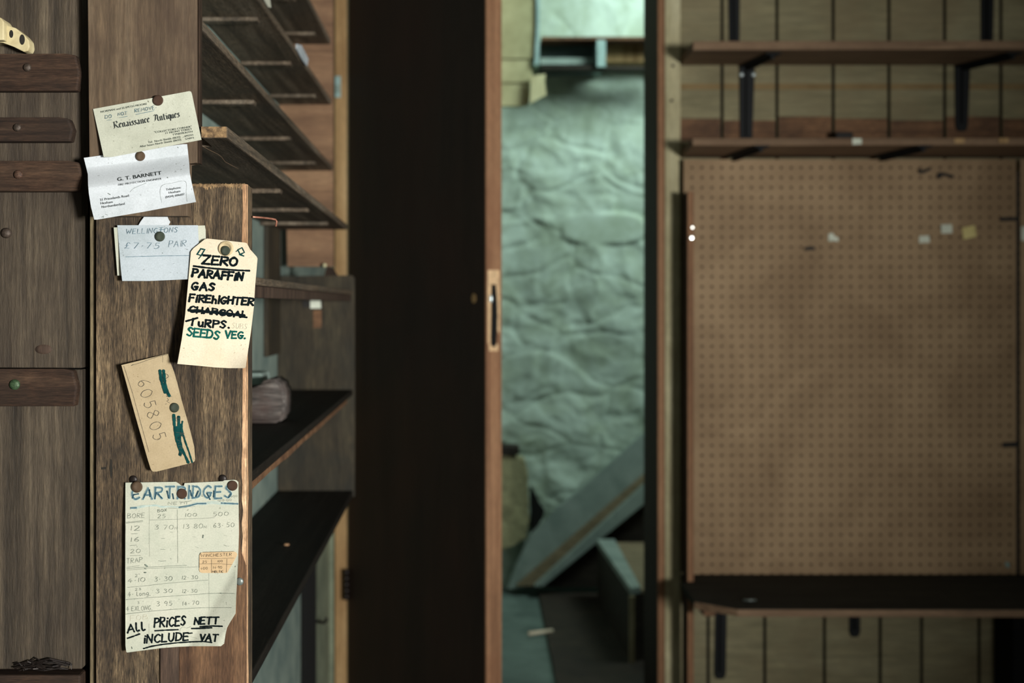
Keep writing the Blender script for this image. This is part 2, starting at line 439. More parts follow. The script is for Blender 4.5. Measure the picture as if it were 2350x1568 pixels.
# doorway: left frame, right jamb (shade in its colour), its edge and the cream architrave
bm = bmesh.new(); box(bm, X(769, WB), X(797, WB), WB - 0.012, WB + 0.24, 0, 2.6); struct('trim_1', bm, M['trimtan'], 0.003)
bm = bmesh.new(); box(bm, JX, JX + 0.018, WB + 0.002, WB + 0.235, 0, 2.6); struct('trim_2', bm, M['jamb'])
bm = bmesh.new(); box(bm, JX, JX + 0.017, WB - 0.014, WB + 0.0015, 0, 2.6); struct('trim_3', bm, M['jambedge'], 0.002)
bm = bmesh.new()
ax0, ax1 = JX + 0.0175, JX + 0.0575
box(bm, ax0, ax1, WB - 0.018, WB + 0.02, 0, 2.6)
arch = struct('trim_4', bm, M['cream'], 0.002)
for (px, py) in ((1544, 151), (1541, 231)):
    p = at(px, py, WB - 0.018)
    bm = bmesh.new(); lathe_y(bm, p, [(0.0, 0.0015), (0.003, 0.0012), (0.0042, 0.0)], 14); build('nail_head', bm, M['hole'], arch)
# ------------------------------------------------------------------ stair room
SY = 5.0
def stone_h(x, z):
    p = Vector((x * 3.6, z * 4.2, 1.7))
    q = p + noise.noise_vector(p * 1.3) * 0.28
    h = 0.022 * noise.noise(q * 0.8) + 0.013 * noise.noise(q * 2.1 + Vector((4, 1, 9)))
    rg = 1 - abs(noise.noise(q * 2.2 + Vector((9, 3, 2)))) * 3.0
    h += 0.005 * max(0, rg) ** 2
    h += 0.007 * noise.noise(q * 5.0 + Vector((1, 8, 3))) + 0.0022 * noise.noise(q * 11.0) + 0.0008 * noise.noise(q * 23.0)
    d, _ = noise.voronoi(Vector((x * 3.4 + 0.25 * noise.noise(p * 2), z * 6.0 + 0.4 * noise.noise(p * 1.5), 0.3)))
    h -= 0.007 * max(0, 0.10 - (d[1] - d[0])) / 0.10
    # flat pale stone in the middle of the wall
    u = (x - X(1385, SY)) / 0.165; v = (z - Z(525, SY)) / 0.062
    k = max(0.0, min(1.0, (1.15 - (abs(u) ** 3 + abs(v) ** 3)) * 3.0))
    h = h * (1 - k) + 0.016 * k
    # smoother band under the cubby
    zz = max(0.0, min(1.0, (z - 1.78) / 0.15))
    h *= 1 - 0.5 * zz
    return h
me = bpy.data.meshes.new('wall_far')
nx, nz = 300, 380
x0, x1, z0, z1 = -0.55, 1.75, 0.0, 2.9
vs = []; fs = []
for j in range(nz + 1):
    for i in range(nx + 1):
        x = x0 + (x1 - x0) * i / nx; z = z0 + (z1 - z0) * j / nz
        vs.append((x, SY - stone_h(x, z) * 0.8, z))
for j in range(nz):
    for i in range(nx):
        a = j * (nx + 1) + i
        fs.append((a, a + 1, a + nx + 2, a + nx + 1))
n0 = len(vs)
vs += [(x0, SY + 0.15, z0), (x1, SY + 0.15, z0), (x1, SY + 0.15, z1), (x0, SY + 0.15, z1)]
fs.append((n0, n0 + 3, n0 + 2, n0 + 1))
me.from_pydata(vs, [], fs)
for p in me.polygons: p.use_smooth = True
o = finish('wall_far', me, M['stone'], None, (0.6, SY, 0)); o['kind'] = 'structure'
bm = bmesh.new(); box(bm, -0.55, 1.75, WB + 0.02, SY + 0.1, -0.05, 0.0); struct('floor_stair_room', bm, M['floor'])

# dark boards that cover the right part of the stair room floor
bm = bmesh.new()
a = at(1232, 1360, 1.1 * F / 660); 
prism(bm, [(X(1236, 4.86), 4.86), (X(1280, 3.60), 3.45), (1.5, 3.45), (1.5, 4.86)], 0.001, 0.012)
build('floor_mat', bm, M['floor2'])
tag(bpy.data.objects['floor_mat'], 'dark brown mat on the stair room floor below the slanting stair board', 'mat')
# pale scrap on the floor
bm = bmesh.new()
pa = [at(1213, 1465, 4.22), at(1240, 1458, 4.24), at(1268, 1453, 4.26)]
for p in pa: p.z = 0.0075 + 0.008
tube(bm, [pa[0], pa[1], pa[2]], 0.0065, 8)
tag(build('wood_splinter', bm, M['p_tag'], smooth=True), 'pale splinter of wood lying on the grey floor beyond the doorway', 'splinter')

# stair: wall string, brown strip, pale capping and a dark panel painted for the open shade below
st = thing('staircase', 'grey painted staircase string slanting up to the right beyond the doorway', 'stairs', (X(1350, 4.8), 4.85, 0))
def slope_strip(y_front, y_back, pts):
    b_ = bmesh.new()
    prism(b_, [(X(p[0], y_front), Z(p[1], y_front)) for p in pts], y_front, y_back, 'Y')
    return b_
sl = -0.765
def ln(px, x_ref, y_ref): return y_ref + sl * (px - x_ref)
b1 = slope_strip(4.862, 4.905, [(1165, 1352), (1188, 1290), (1216, 1232), (1281, 1166), (1330, 1128), (1475, 1000), (1640, 872), (1640, ln(1640, 1475, 1096)), (1200, 1350)])
build('wall_string', b1, M['stairgrey'], st)
b1 = slope_strip(4.825, 4.859, [(1186, 1345), (1475, 1094), (1640, ln(1640, 1475, 1094)), (1640, ln(1640, 1475, 1120)), (1228, 1345)])
build('stair_string', b1, M['stairbrown'], st, bevel=0.002)
b1 = slope_strip(4.78, 4.824, [(1226, 1347), (1475, 1118), (1640, ln(1640, 1475, 1118)), (1640, ln(1640, 1475, 1152)), (1246, 1347)])
build('capping', b1, M['stairgrey'], st, bevel=0.003)
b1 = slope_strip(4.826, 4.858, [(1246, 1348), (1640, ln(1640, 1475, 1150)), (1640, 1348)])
build('dark_underside', b1, M['stairdark'], st)
# box step at the foot of the stair
bx = thing('step_box', 'dark wooden box step with a pale grey lip beside the right door jamb', 'step', (0.58, 4.2, 0))
A_ = (0.53, 3.90); B_ = (0.516, 4.71); C_ = (0.85, 4.05); D_ = (0.85, 4.71)
b1 = bmesh.new(); prism(b1, [A_, C_, D_, B_], 0.0, 0.215); build('carcass', b1, M['stairdark'], bx)
b1 = bmesh.new(); prism(b1, [(A_[0] - 0.004, A_[1] - 0.006), (A_[0] + 0.030, A_[1] + 0.015), (B_[0] + 0.062, B_[1]), (B_[0] - 0.004, B_[1])], 0.216, 0.238); build('lip', b1, M['stairgrey'], bx, bevel=0.002)
b1 = bmesh.new(); prism(b1, [(A_[0] + 0.031, A_[1] + 0.016), (C_[0], C_[1] - 0.004), (D_[0], D_[1]), (B_[0] + 0.063, B_[1])], 0.2155, 0.226); build('tread', b1, M['stairbrown'], bx)
b1 = bmesh.new(); box(b1, A_[0] - 0.008, A_[0] + 0.008, A_[1] - 0.012, A_[1] - 0.001, 0.0, 0.214); build('corner_strip', b1, M['cream'], bx)

# cubby high on the stone wall
cb = thing('wall_cubby', 'open wooden cubby high on the pale stone wall with a grey upright divider', 'shelf', (0.5, 4.88, Z(155, 4.85)))
Yc = 4.80
zt, zb = Z(84, Yc), Z(153, Yc)
b1 = bmesh.new(); box(b1, X(1243, Yc), X(1560, Yc), Yc, SY + 0.02, zt - 0.012, zt); build('top_board', b1, M['rail'], cb)
b1 = bmesh.new(); box(b1, X(1370, Yc), X(1390, Yc), Yc, SY - 0.002, zb, zt - 0.0125); build('divider', b1, M['ice'], cb)
b1 = bmesh.new(); box(b1, X(1243, Yc), X(1369.8, Yc), 4.90, SY, zb, zt - 0.0125); build('back_panel', b1, M['slate'], cb)
b1 = bmesh.new(); box(b1, X(1390.2, Yc), X(1560, Yc), 4.90, SY, zt - 0.075, zt - 0.0125); build('back_panel', b1, M['trimtan'], cb)
b1 = bmesh.new(); box(b1, X(1243, Yc), X(1560, Yc), Yc + 0.02, 4.899, zb - 0.004, zb + 0.006); build('bottom_board', b1, M['stairdark'], cb)
b1 = bmesh.new(); box(b1, X(1243, Yc), X(1369, Yc), 4.86, 4.899, zb + 0.02, zb + 0.045); build('rail', b1, M['stairgrey'], cb)

# cream lining torn off the wall, left of the cubby
lg = thing('torn_lining', 'torn cream lining hanging at the top left of the stone wall', 'wall lining', (X(1190, 4.7), 4.72, Z(240, 4.7)))
YL = 4.70
def ply(pts, y0, y1, name, mat, bev=0.0):
    b_ = bmesh.new(); prism(b_, [(X(p[0], y0), Z(p[1], y0)) for p in pts], y0, y1, 'Y'); return build(name, b_, mat, lg, bevel=bev)
ply([(1040, -60), (1228, -60), (1230, 60), (1226, 134), (1040, 134)], YL, YL + 0.05, 'sheet', M['lining'])
ply([(1040, 135), (1216, 135), (1222, 172), (1216, 189), (1040, 189)], YL + 0.006, YL + 0.05, 'sheet', M['lining'])
ply([(1040, 190), (1212, 190), (1216, 220), (1212, 240), (1190, 243), (1040, 243)], YL + 0.012, YL + 0.05, 'sheet', M['lining'])
ply([(1218, 174), (1252, 170), (1250, 186), (1254, 218), (1234, 228), (1216, 238)], YL - 0.02, YL - 0.012, 'flap', M['lining2'])
ply([(1231, -60), (1240, -60), (1238, 80), (1238, 148), (1226, 150), (1231, 60)], YL - 0.01, YL + 0.05, 'edge_strip', M['ice'])

# bare stone where the plaster has come away
b1 = bmesh.new()
prism(b1, [(X(p[0], 4.9), Z(p[1], 4.9)) for p in ((1080, 1040), (1162, 1045), (1204, 1052), (1212, 1090), (1208, 1150), (1214, 1190), (1206, 1236), (1176, 1246), (1158, 1260), (1080, 1262))], 4.88, 4.98, 'Y')
o = build('bare_stone', b1, M['barestone'], bevel=0.008)
tag(o, 'bare olive brown stone block low on the left of the pale painted wall', 'stone')
b1 = bmesh.new()
prism(b1, [(X(p[0], 4.9), Z(p[1], 4.9)) for p in ((1080, 1020), (1192, 1024), (1190, 1043), (1150, 1044), (1080, 1040))], 4.87, 4.98, 'Y')
b2 = bmesh.new()
prism(b2, [(X(p[0], 4.9), Z(p[1], 4.9)) for p in ((1219, 1118), (1226, 1128), (1238, 1160), (1251, 1172), (1247, 1190), (1234, 1206), (1226, 1232), (1219, 1240), (1220, 1192), (1218, 1150))], 4.907, 4.97, 'Y')
tag(build('plaster_hole', b2, M['gapdark'], bevel=0.004), 'dark ragged gap in the plaster right of the bare olive stone block', 'hole')
tag(build('dark_stone', b1, M['stairdark'], bevel=0.006), 'dark stone wedged above the bare olive stone block', 'stone')

# ------------------------------------------------------------------ the dark door, standing open
hx, hy = X(801, WB), WB - 0.02
fx, fy = X(1116, 2.75), 2.75
dv = Vector((fx - hx, fy - hy, 0)); L = dv.length; dv.normalize()
nv = Vector((-dv.y, dv.x, 0))            # thickness direction, away from the dark face
if nv.x < 0: nv = -nv
T = 0.040
def dpt(s, t, z): return Vector((hx, hy, 0)) + dv * s + nv * t + Vector((0, 0, z))
door = thing('door_1', None, None, (hx, hy, 0.01), kind='structure')
def dbox(b_, s0, s1, t0, t1, z0, z1):
    v = [b_.verts.new(dpt(s, t, z)) for z in (z0, z1) for (s, t) in ((s0, t0), (s1, t0), (s1, t1), (s0, t1))]
    for f in ((0, 1, 2, 3), (7, 6, 5, 4), (0, 4, 5, 1), (1, 5, 6, 2), (2, 6, 7, 3), (3, 7, 4, 0)):
        b_.faces.new([v[i] for i in f])
b1 = bmesh.new(); dbox(b1, 0, L - 0.0045, 0, T, 0.01, 2.06); build('leaf', b1, M['door'], door)
# lipping of the latch edge, cut around the lock mortise
zl0, zl1 = Z(790, 2.76), Z(655, 2.76)
zp0, zp1 = Z(806, 2.76), Z(620, 2.76)
b1 = bmesh.new()
dbox(b1, L - 0.0044, L, 0, T, 0.01, zl0); dbox(b1, L - 0.0044, L, 0, T, zl1, 2.06)
dbox(b1, L - 0.0044, L, 0, 0.0115, zl0, zl1); dbox(b1, L - 0.0044, L, 0.0275, T, zl0, zl1)
build('latch_edge', b1, M['dooredge'], door)
# raw wood round the empty mortise
b1 = bmesh.new()
zm = (zl0 + zl1) / 2
def edge_poly(b_, pts, s0, s1):
    a_ = [b_.verts.new(dpt(s0, t, z)) for t, z in pts]; c_ = [b_.verts.new(dpt(s1, t, z)) for t, z in pts]
    b_.faces.new(a_); b_.faces.new(c_[::-1])
    for i in range(len(pts)):
        k = (i + 1) % len(pts); b_.faces.new((a_[i], c_[i], c_[k], a_[k]))
edge_poly(b1, [(0.003, zl1), (0.034, zl1), (0.0335, zp1), (0.004, zp1)], L + 0.0002, L + 0.0012)
edge_poly(b1, [(0.007, zp0), (0.030, zp0), (0.031, zl0), (0.006, zl0)], L + 0.0002, L + 0.0012)
edge_poly(b1, [(0.003, zl0 + .001), (0.010, zl0 + .001), (0.0115, zm), (0.0125, zl1 - .001), (0.003, zl1 - .001)], L + 0.0002, L + 0.0012)
edge_poly(b1, [(0.0285, zl0 + .03), (0.034, zl0 + .02), (0.035, zl1 - .001), (0.0235, zl1 - .001), (0.027, zm + .03)], L + 0.0002, L + 0.0012)
build('raw_recess', b1, M['rawchip'], door)
b1 = bmesh.new()
edge_poly(b1, [(0.011, zl0), (0.015, zl0 - 0.006), (0.023, zl0 - 0.006), (0.027, zl0 + .012), (0.029, zm), (0.0275, zl1 - .03), (0.024, zl1 + 0.002), (0.0125, zl1 + 0.002), (0.013, zm + .01)], L + 0.0013, L + 0.0016)
build('lock_mortise', b1, M['gapdark'], door)
b1 = bmesh.new()
c0 = dpt(L + 0.0018, 0.0105, Z(686, 2.76))
r_ = bmesh.ops.create_uvsphere(b1, u_segments=12, v_segments=8, radius=0.006)
for v in r_['verts']: v.co = c0 + Vector((v.co.x * 0.7, v.co.y * 0.4, v.co.z * 1.5))
build('bolt_stub', b1, M['steel'], door, smooth=True)
# keyhole on the dark face: metal disc painting the warm light inside it
b1 = bmesh.new()
s_k = L - 0.048
ring = [dpt(s_k + 0.0085 * math.cos(a_ * math.pi / 10), -0.0008, Z(685, 2.77) + 0.0105 * math.sin(a_ * math.pi / 10)) for a_ in range(20)]
vv = [b1.verts.new(p) for p in ring]; vb = [b1.verts.new(p + nv * 0.0008) for p in ring]
b1.faces.new(vv); b1.faces.new(vb[::-1])
for i in range(20): b1.faces.new((vv[i], vb[i], vb[(i + 1) % 20], vv[(i + 1) % 20]))
build('keyhole', b1, M['lit_keyhole'], door)
# hinge at the foot of the frame
b1 = bmesh.new(); zz0, zz1 = Z(1370, WB), Z(1300, WB)
for k in range(5):
    a_ = zz0 + (zz1 - zz0) * k / 5; c_ = zz0 + (zz1 - zz0) * (k + 1) / 5 - 0.0015
    tube(b1, [(hx - 0.004, hy - 0.012, a_), (hx - 0.004, hy - 0.012, c_)], 0.008, 12)
build('hinge', b1, M['darkpin'], door, smooth=True)

# ================================================================== RIGHT SIDE OF THE SHOP
def wall_board(name, label, cat, pts, zlo, zhi, mat, group=None, bevel=0.002, sag=0.0):
    b_ = bmesh.new(); prism(b_, pts, zlo, zhi)
    for v in b_.verts:
        if v.co.y > 3.2: v.co.z -= sag          # the board leans back a little
    return tag(build(name, b_, mat, bevel=bevel), label, cat, group)

wall_board('wall_shelf', 'upper brown wall shelf on black brackets against the olive boards', 'shelf',
           [(0.570, 3.10), (2.1, 3.085), (2.1, 3.299), (0.5745, 3.299)], 1.7175, 1.739, M['wshelf'], 'brown shelves on the boarded wall')
wall_board('wall_shelf', 'lower brown wall shelf just above the pegboard', 'shelf',
           [(0.570, 3.105), (2.1, 3.09), (2.1, 3.283), (0.5735, 3.283)], 1.487, 1.5045, M['wshelf'], 'brown shelves on the boarded wall', sag=0.010)

def bracket(px_top, px_bot, Ytop, zunder, leg, arm, arm_dx, label, screws=False, leg_w=0.040, leg_w2=0.032, yb=3.2985, lean=0.0):
    """black metal bracket: tapered leg on the wall, arm under the shelf"""
    cx = X(px_top, yb)
    t = thing('shelf_bracket', label, 'bracket', (cx, yb, zunder - leg), 'black shelf brackets')
    b_ = bmesh.new()
    cb_ = X(px_bot, yb)
    if leg > 0.03:
        prism(b_, [(cx - leg_w / 2, zunder - 0.001), (cx + leg_w / 2, zunder - 0.001), (cb_ + leg_w2 / 2, zunder - leg + 0.012), (cb_ + leg_w2 * 0.3, zunder - leg), (cb_ - leg_w2 * 0.3, zunder - leg), (cb_ - leg_w2 / 2, zunder - leg + 0.012)], yb - 0.004, yb, 'Y')
        prism(b_, [(cx - 0.004, zunder - 0.002), (cx + 0.004, zunder - 0.002), (cb_ + 0.003, zunder - leg + 0.02), (cb_ - 0.003, zunder - leg + 0.02)], yb - 0.013, yb - 0.0039, 'Y')
        build('leg', b_, M['black'], t, bevel=0.0008, seg=1)
        b_ = bmesh.new()
    prism(b_, [(cx - 0.021, yb - 0.0045), (cx + 0.021, yb - 0.0045), (cx + arm_dx + 0.018, yb - arm), (cx + arm_dx - 0.018, yb - arm)], zunder - 0.006, zunder - 0.0005, 'Z')
    prism(b_, [(cx - 0.006, yb - 0.0045), (cx + 0.006, yb - 0.0045), (cx + arm_dx + 0.005, yb - arm + 0.01), (cx + arm_dx - 0.005, yb - arm + 0.01)], zunder - 0.015, zunder - 0.0058, 'Z')
    for v in b_.verts: v.co.z -= lean * max(0.0, (v.co.y - 3.1) / 0.18)
    build('arm', b_, M['black'], t, bevel=0.0008, seg=1)
    if screws:
        for dx in (-0.0145, 0.0165):
            b_ = bmesh.new(); lathe_y(b_, (cx + dx, yb - 0.0041, Z(172, yb)), [(0, 0.003), (0.004, 0.0024), (0.0058, 0)], 14); build('screw', b_, M['steel'], t, smooth=True)
    return t

bracket(1714, 1712, 0, 1.7175, 0.205, 0.175, 0.026, 'black bracket with two bright screws under the upper wall shelf', True)
bracket(2208, 2206, 0, 1.7175, 0.170, 0.175, 0.060, 'plain black bracket under the right half of the upper wall shelf')
# brackets of a shelf above the picture, ending behind the upper shelf
bracket(1684, 1685, 0, 1.99, 0.250, 0.17, 0.0, 'black bracket leg above the left half of the upper wall shelf', False, 0.032, 0.026)
bracket(2266, 2264, 0, 1.99, 0.250, 0.17, 0.0, 'black bracket leg above the right half of the upper wall shelf', False, 0.036, 0.030)
bracket(1684, 1684, 0, 1.487, 0.0, 0.155, 0.035, 'short black bracket under the left half of the lower wall shelf', yb=3.247, lean=0.0102)
bracket(2022, 2022, 0, 1.487, 0.0, 0.155, 0.055, 'short black bracket under the middle of the lower wall shelf', yb=3.247, lean=0.0102)
# the shelf those upper brackets carry
wall_board('wall_shelf', 'topmost brown wall shelf mostly above the picture', 'shelf', [(0.56, 3.10), (2.1, 3.10), (2.1, 3.299), (0.56, 3.299)], 1.9905, 2.012, M['wshelf'], 'brown shelves on the boarded wall')

# pegboard
PY = 3.25
px0, px1 = X(1569, PY), X(2332, PY); pz0, pz1 = 0.4155, Z(366, PY)
bm = bmesh.new(); box(bm, px0, px1, PY, PY + 0.005, pz0, pz1)
bm2 = bm
peg = build('pegboard', bm2, M['peg'], loc=(px0 + 0.0085, PY, pz1 - 0.0085))
tag(peg, 'large brown pegboard on the right hand wall above the black counter', 'pegboard')
bm = bmesh.new(); box(bm, X(2341, PY), 2.1, PY, PY + 0.005, pz0, pz1)
tag(build('pegboard', bm, M['peg'], loc=(px1 + 0.02, PY, pz1)), 'strip of a second pegboard at the right edge of the picture', 'pegboard')
# battens behind the pegboards
bm = bmesh.new(); box(bm, X(2310, 3.27), X(2370, 3.27), PY + 0.0055, WB - 0.001, pz0, pz1 - 0.03)
tag(build('batten', bm, M['fittings_shadow']), 'dark batten showing in the joint between the two pegboards', 'batten')
# upright board left of the pegboard, shaded side and lit edge painted in
ux = 0.5708
bm = bmesh.new(); box(bm, ux, ux + 0.0142, 3.175, 3.2495, 0.0, Z(440, 3.175))
upr = build('side_board', bm, M['jamb'], bevel=0.001)
tag(upr, 'tall narrow board, darkened for its shaded side, standing out from the wall left of the pegboard', 'board')
bm = bmesh.new(); box(bm, ux - 0.0003, ux + 0.0145, 3.1715, 3.1748, 0.0, Z(441, 3.175))
o = build('lit_front_edge', bm, M['jambedge'], upr); o['label'] = 'front edge painted in a lit brown'
for (px, py, r, mt, lb) in ((1587, 546, 0.0062, 'white', 'larger bright pin shining on the lit edge beside the pegboard'), (1588.5, 522, 0.0042, 'white', 'smaller bright pin above the larger one beside the pegboard')):
    bm = bmesh.new(); lathe_y(bm, at(px, py, 3.1713), [(0, 0.0030), (r * 0.5, 0.00295), (r * 0.88, 0.0027), (r, 0.001), (r, 0)], 24)
    tag(build('push_pin', bm, M['chrome'], smooth=True), lb, 'pin', 'bright pins')

# stickers and marks on the pegboard
def pbox(name, pts, y, th, mat, label, cat, group=None):
    b_ = bmesh.new(); prism(b_, [(X(p[0], y), Z(p[1], y)) for p in pts], y - th, y - 0.0002, 'Y')
    return tag(build(name, b_, mat), label, cat, group)
G = 'price stickers on the pegboard'
pbox('price_sticker', [(2109, 542), (2132, 541), (2133, 557), (2109, 558)], PY, 0.002, M['white'], 'lower of the two white price stickers on the pegboard', 'sticker', G)
pbox('price_sticker', [(2159, 516), (2184, 515), (2185, 535), (2160, 536)], PY, 0.002, M['white'], 'white price sticker just left of the yellow one on the pegboard', 'sticker', G)
pbox('price_sticker', [(2207, 523), (2236, 517), (2241, 543), (2211, 550)], PY, 0.002, M['yellow'], 'tilted yellow price sticker on the pegboard', 'sticker', G)
pbox('price_sticker', [(1901, 537), (1911, 535), (1915, 543), (1924, 546), (1923, 555), (1914, 553), (1901, 554)], PY, 0.002, M['white'], 'torn scrap of white sticker on the middle of the pegboard', 'sticker', G)
pbox('price_sticker', [(2343, 520), (2370, 520), (2370, 552), (2343, 553)], PY, 0.002, M['white'], 'white sticker on the second pegboard at the right edge', 'sticker', G)
pbox('peg', [(1845, 569), (1856, 566), (1870, 568), (1869, 574), (1846, 575)], PY, 0.006, M['fittings_shadow'], 'small black peg left of the torn white sticker', 'peg')
pbox('metal_strap', [(2294, 499), (2334, 498), (2334, 507), (2294, 508)], PY, 0.003, M['fittings_shadow'], 'upper dark strap at the right edge of the pegboard', 'strap', 'straps joining the pegboards')
pbox('metal_strap', [(2300, 1016), (2334, 1014), (2334, 1026), (2300, 1027)], PY, 0.003, M['fittings_shadow'], 'lower dark strap at the right edge of the pegboard', 'strap', 'straps joining the pegboards')
for pts, lb in (([(2106, 388), (2113, 392), (2132, 386), (2134, 391), (2116, 399), (2107, 398)], 'short black hook near the top of the pegboard'), ([(2147, 409), (2153, 396), (2164, 397), (2186, 403), (2188, 409), (2164, 404), (2152, 410)], 'bent black hook right of the short one near the top of the pegboard')):
    pbox('hook', pts, PY, 0.008, M['fittings_shadow'], lb, 'hook', 'hooks on the pegboard')
pbox('paper_scrap', [(2306, 1289), (2314, 1291), (2317, 1301), (2309, 1303)], PY, 0.002, M['ice'], 'tiny pale scrap at the bottom right of the pegboard', 'scrap')
pbox('price_sticker', [(1956, 318), (1977, 318), (1977, 331), (1956, 332)], 3.102, 0.0015, M['white'], 'small white sticker on the front edge of the lower wall shelf', 'sticker', 'stickers on the shelf edge')
pbox('price_sticker', [(2190, 318), (2213, 318), (2213, 329), (2190, 329)], 3.0985, 0.0015, M['trimtan'], 'left of two orange stickers on the front edge of the lower wall shelf', 'sticker', 'stickers on the shelf edge')
pbox('price_sticker', [(2292, 317), (2314, 317), (2314, 328), (2292, 328)], 3.0965, 0.0015, M['trimtan'], 'right of two orange stickers on the front edge of the lower wall shelf', 'sticker', 'stickers on the shelf edge')
bm = bmesh.new(); box(bm, X(1930, 3.2), X(1970, 3.2), 3.24, 3.275, 1.5048, 1.5048 + 0.034)
tag(build('tin', bm, M['fittings_shadow'], bevel=0.004), 'small black block at the back of the lower wall shelf', 'block')

# black counter under the pegboard
ct = thing('wall_counter', 'long black counter with a brown front edge below the pegboard', 'counter', (1.2, 3.1, 0.39))
cpts = [(0.5875, 3.249), (0.5875, 3.168), (0.552, 3.160), (0.548, 2.965), (0.632, 2.890), (2.1, 2.875), (2.1, 3.249)]
bm = bmesh.new(); prism(bm, cpts, 0.3985, 0.4145); build('top', bm, M['bench'], ct, bevel=0.0012)
bm = bmesh.new()
prism(bm, [(0.5475, 2.9615), (0.6315, 2.8865), (2.1, 2.8715), (2.1, 2.8745), (0.632, 2.8893), (0.548, 2.9642)], 0.397, 0.4125); build('front_edge', bm, M['wshelf'], ct)
bm = bmesh.new(); box(bm, 0.588, 0.617, 3.06, 3.24, 0.355, 0.398); build('cleat', bm, M['rail'], ct, bevel=0.002)
bracket(1656, 1652, 0, 0.3985, 0.262, 0.30, 0.02, 'long black bracket under the left end of the black counter', False, 0.030, 0.030)
bracket(1961, 1961, 0, 0.3985, 0.154, 0.30, 0.02, 'short black bracket with a rounded end under the black counter', False, 0.028, 0.028)
bm = bmesh.new(); box(bm, X(2318, 3.2), 1.62, 3.18, 3.298, 0.0, 0.395)  # black panel added to paint a dark, shadowy opening
tag(build('wall_board', bm, M['gapdark'], bevel=0.002), 'black panel painted for the dark shadowy opening under the right end of the black counter', 'board')
bm = bmesh.new()
tube(bm, [(0.66, 2.96, 0.4175), (0.678, 2.955, 0.4178), (0.69, 2.958, 0.4174)], [0.002, 0.003, 0.002], 8)
tag(build('wood_shaving', bm, M['greypin'], smooth=True), 'tiny pale shaving on the left end of the black counter', 'scrap')

# ================================================================== LEFT: PLANK DOOR AND SHELVING
PLY = 1.098
pd = thing('plank_door', 'weathered plank door with nailed cross battens at the left edge', 'door', (-0.45, PLY + 0.01, 0.55))
xr = X(188, PLY)
bm = bmesh.new(); prism(bm, [(-0.62, Z(842, PLY)), (xr, Z(845, PLY)), (xr - 0.0004, 1.2), (xr, 1.40), (-0.62, 1.40)], PLY, PLY + 0.02, 'Y'); build('plank', bm, M['plank'], pd, bevel=0.001)
bm = bmesh.new(); prism(bm, [(-0.62, Z(1538, PLY)), (xr, Z(1536, PLY)), (xr, Z(848, PLY)), (-0.62, Z(846, PLY))], PLY, PLY + 0.02, 'Y'); build('plank', bm, M['plank'], pd, bevel=0.001)
bm = bmesh.new(); box(bm, -0.62, xr, PLY - 0.004, PLY + 0.02, 0.72, Z(1547, PLY)); build('plank', bm, M['batten'], pd, bevel=0.002)
bm = bmesh.new(); box(bm, -0.62, X(224, 1.13), 1.1262, 1.14, 0.70, 1.42); build('gap_blocker', bm, M['gapdark'], pd)  # dark board added behind the gap to keep it unlit
# battens: (y top, y bottom, right end px, thickness)
bt = [(122, 210, 184, 0.010), (268, 326, 168, 0.012), (368, 440, 190, 0.013), (846, 934, 178, 0.011)]
nails = {0: (63, 155, 9, 'nail'), 1: (40, 293, 9, 'nail'), 2: (42, 401, 10, 'rust'), 3: (34, 883, 12, 'greenpin2')}
for i, (ya, yb_, pxr, th) in enumerate(bt):
    Yb = PLY - th
    b_ = bmesh.new()
    xe = X(pxr, Yb)
    prism(b_, [(-0.62, Z(yb_, Yb)), (xe - 0.002, Z(yb_ - 1, Yb)), (xe, Z((ya + yb_) / 2, Yb)), (xe - 0.0035, Z(ya + 4, Yb)), (xe - 0.012, Z(ya + 1, Yb)), (-0.62, Z(ya, Yb))], Yb, PLY - 0.0002, 'Y')
    bo = build('batten', b_, M['batten'], pd, bevel=0.0022)
    px, py, r, mt = nails[i]
    b_ = bmesh.new(); rr = r * 1.108 / F
    lathe_y(b_, at(px, py, Yb), [(0, 0.0022), (rr * 0.6, 0.0020), (rr * 0.95, 0.0012), (rr, 0.0004), (rr, -0.001)], 24)
    build('nail', b_, M[mt], bo, smooth=True)
b_ = bmesh.new(); rr = 12 * 1.12 / F
lathe_y(b_, at(15, 535, PLY), [(0, 0.0034), (rr * 0.6, 0.0030), (rr * 0.95, 0.0014), (rr, 0.0), (rr, -0.001)], 24)
build('nail', b_, M['nail'], pd, smooth=True)
# knot
b_ = bmesh.new(); lathe_y(b_, at(100, 802, PLY), [(0, 0.0006), (0.004, 0.0006), (0.0072, 0.0002), (0.008, -0.0005)], 20, 0.55)
build('knot', b_, M['slat'], pd, smooth=True)
# keeper plate at the top left corner
tg = thing('latch_keeper', 'aged cream latch keeper with two dark holes above the top batten', 'latch', (X(20, 1.09), 1.10, Z(118, 1.10)))
YK = 1.085
b_ = bmesh.new()
kp = [(-40, 60), (8, 55), (36, 64), (56, 80), (66, 92), (68, 108), (64, 117), (54, 119), (8, 95), (-40, 93)]
prism(b_, [(X(p[0], YK), Z(p[1], YK)) for p in kp], YK, YK + 0.024, 'Y'); build('plate', b_, M['toggle'], tg, bevel=0.0012)
b_ = bmesh.new()
prism(b_, [(X(p[0], YK - .008), Z(p[1], YK - .008)) for p in ((-50, 34), (2, 40), (9, 50), (9, 92), (-50, 92))], YK - 0.008, YK + 0.024, 'Y'); build('block', b_, M['toggle'], tg, bevel=0.0012)
for (px, py, rx) in ((26, 78, 4.5), (51, 91, 6)):
    b_ = bmesh.new(); rr = rx * YK / F
    lathe_y(b_, at(px, py, YK), [(0, 0.0003), (rr, 0.0003), (rr, -0.001)], 16, 2.0); build('hole', b_, M['hole'], tg)
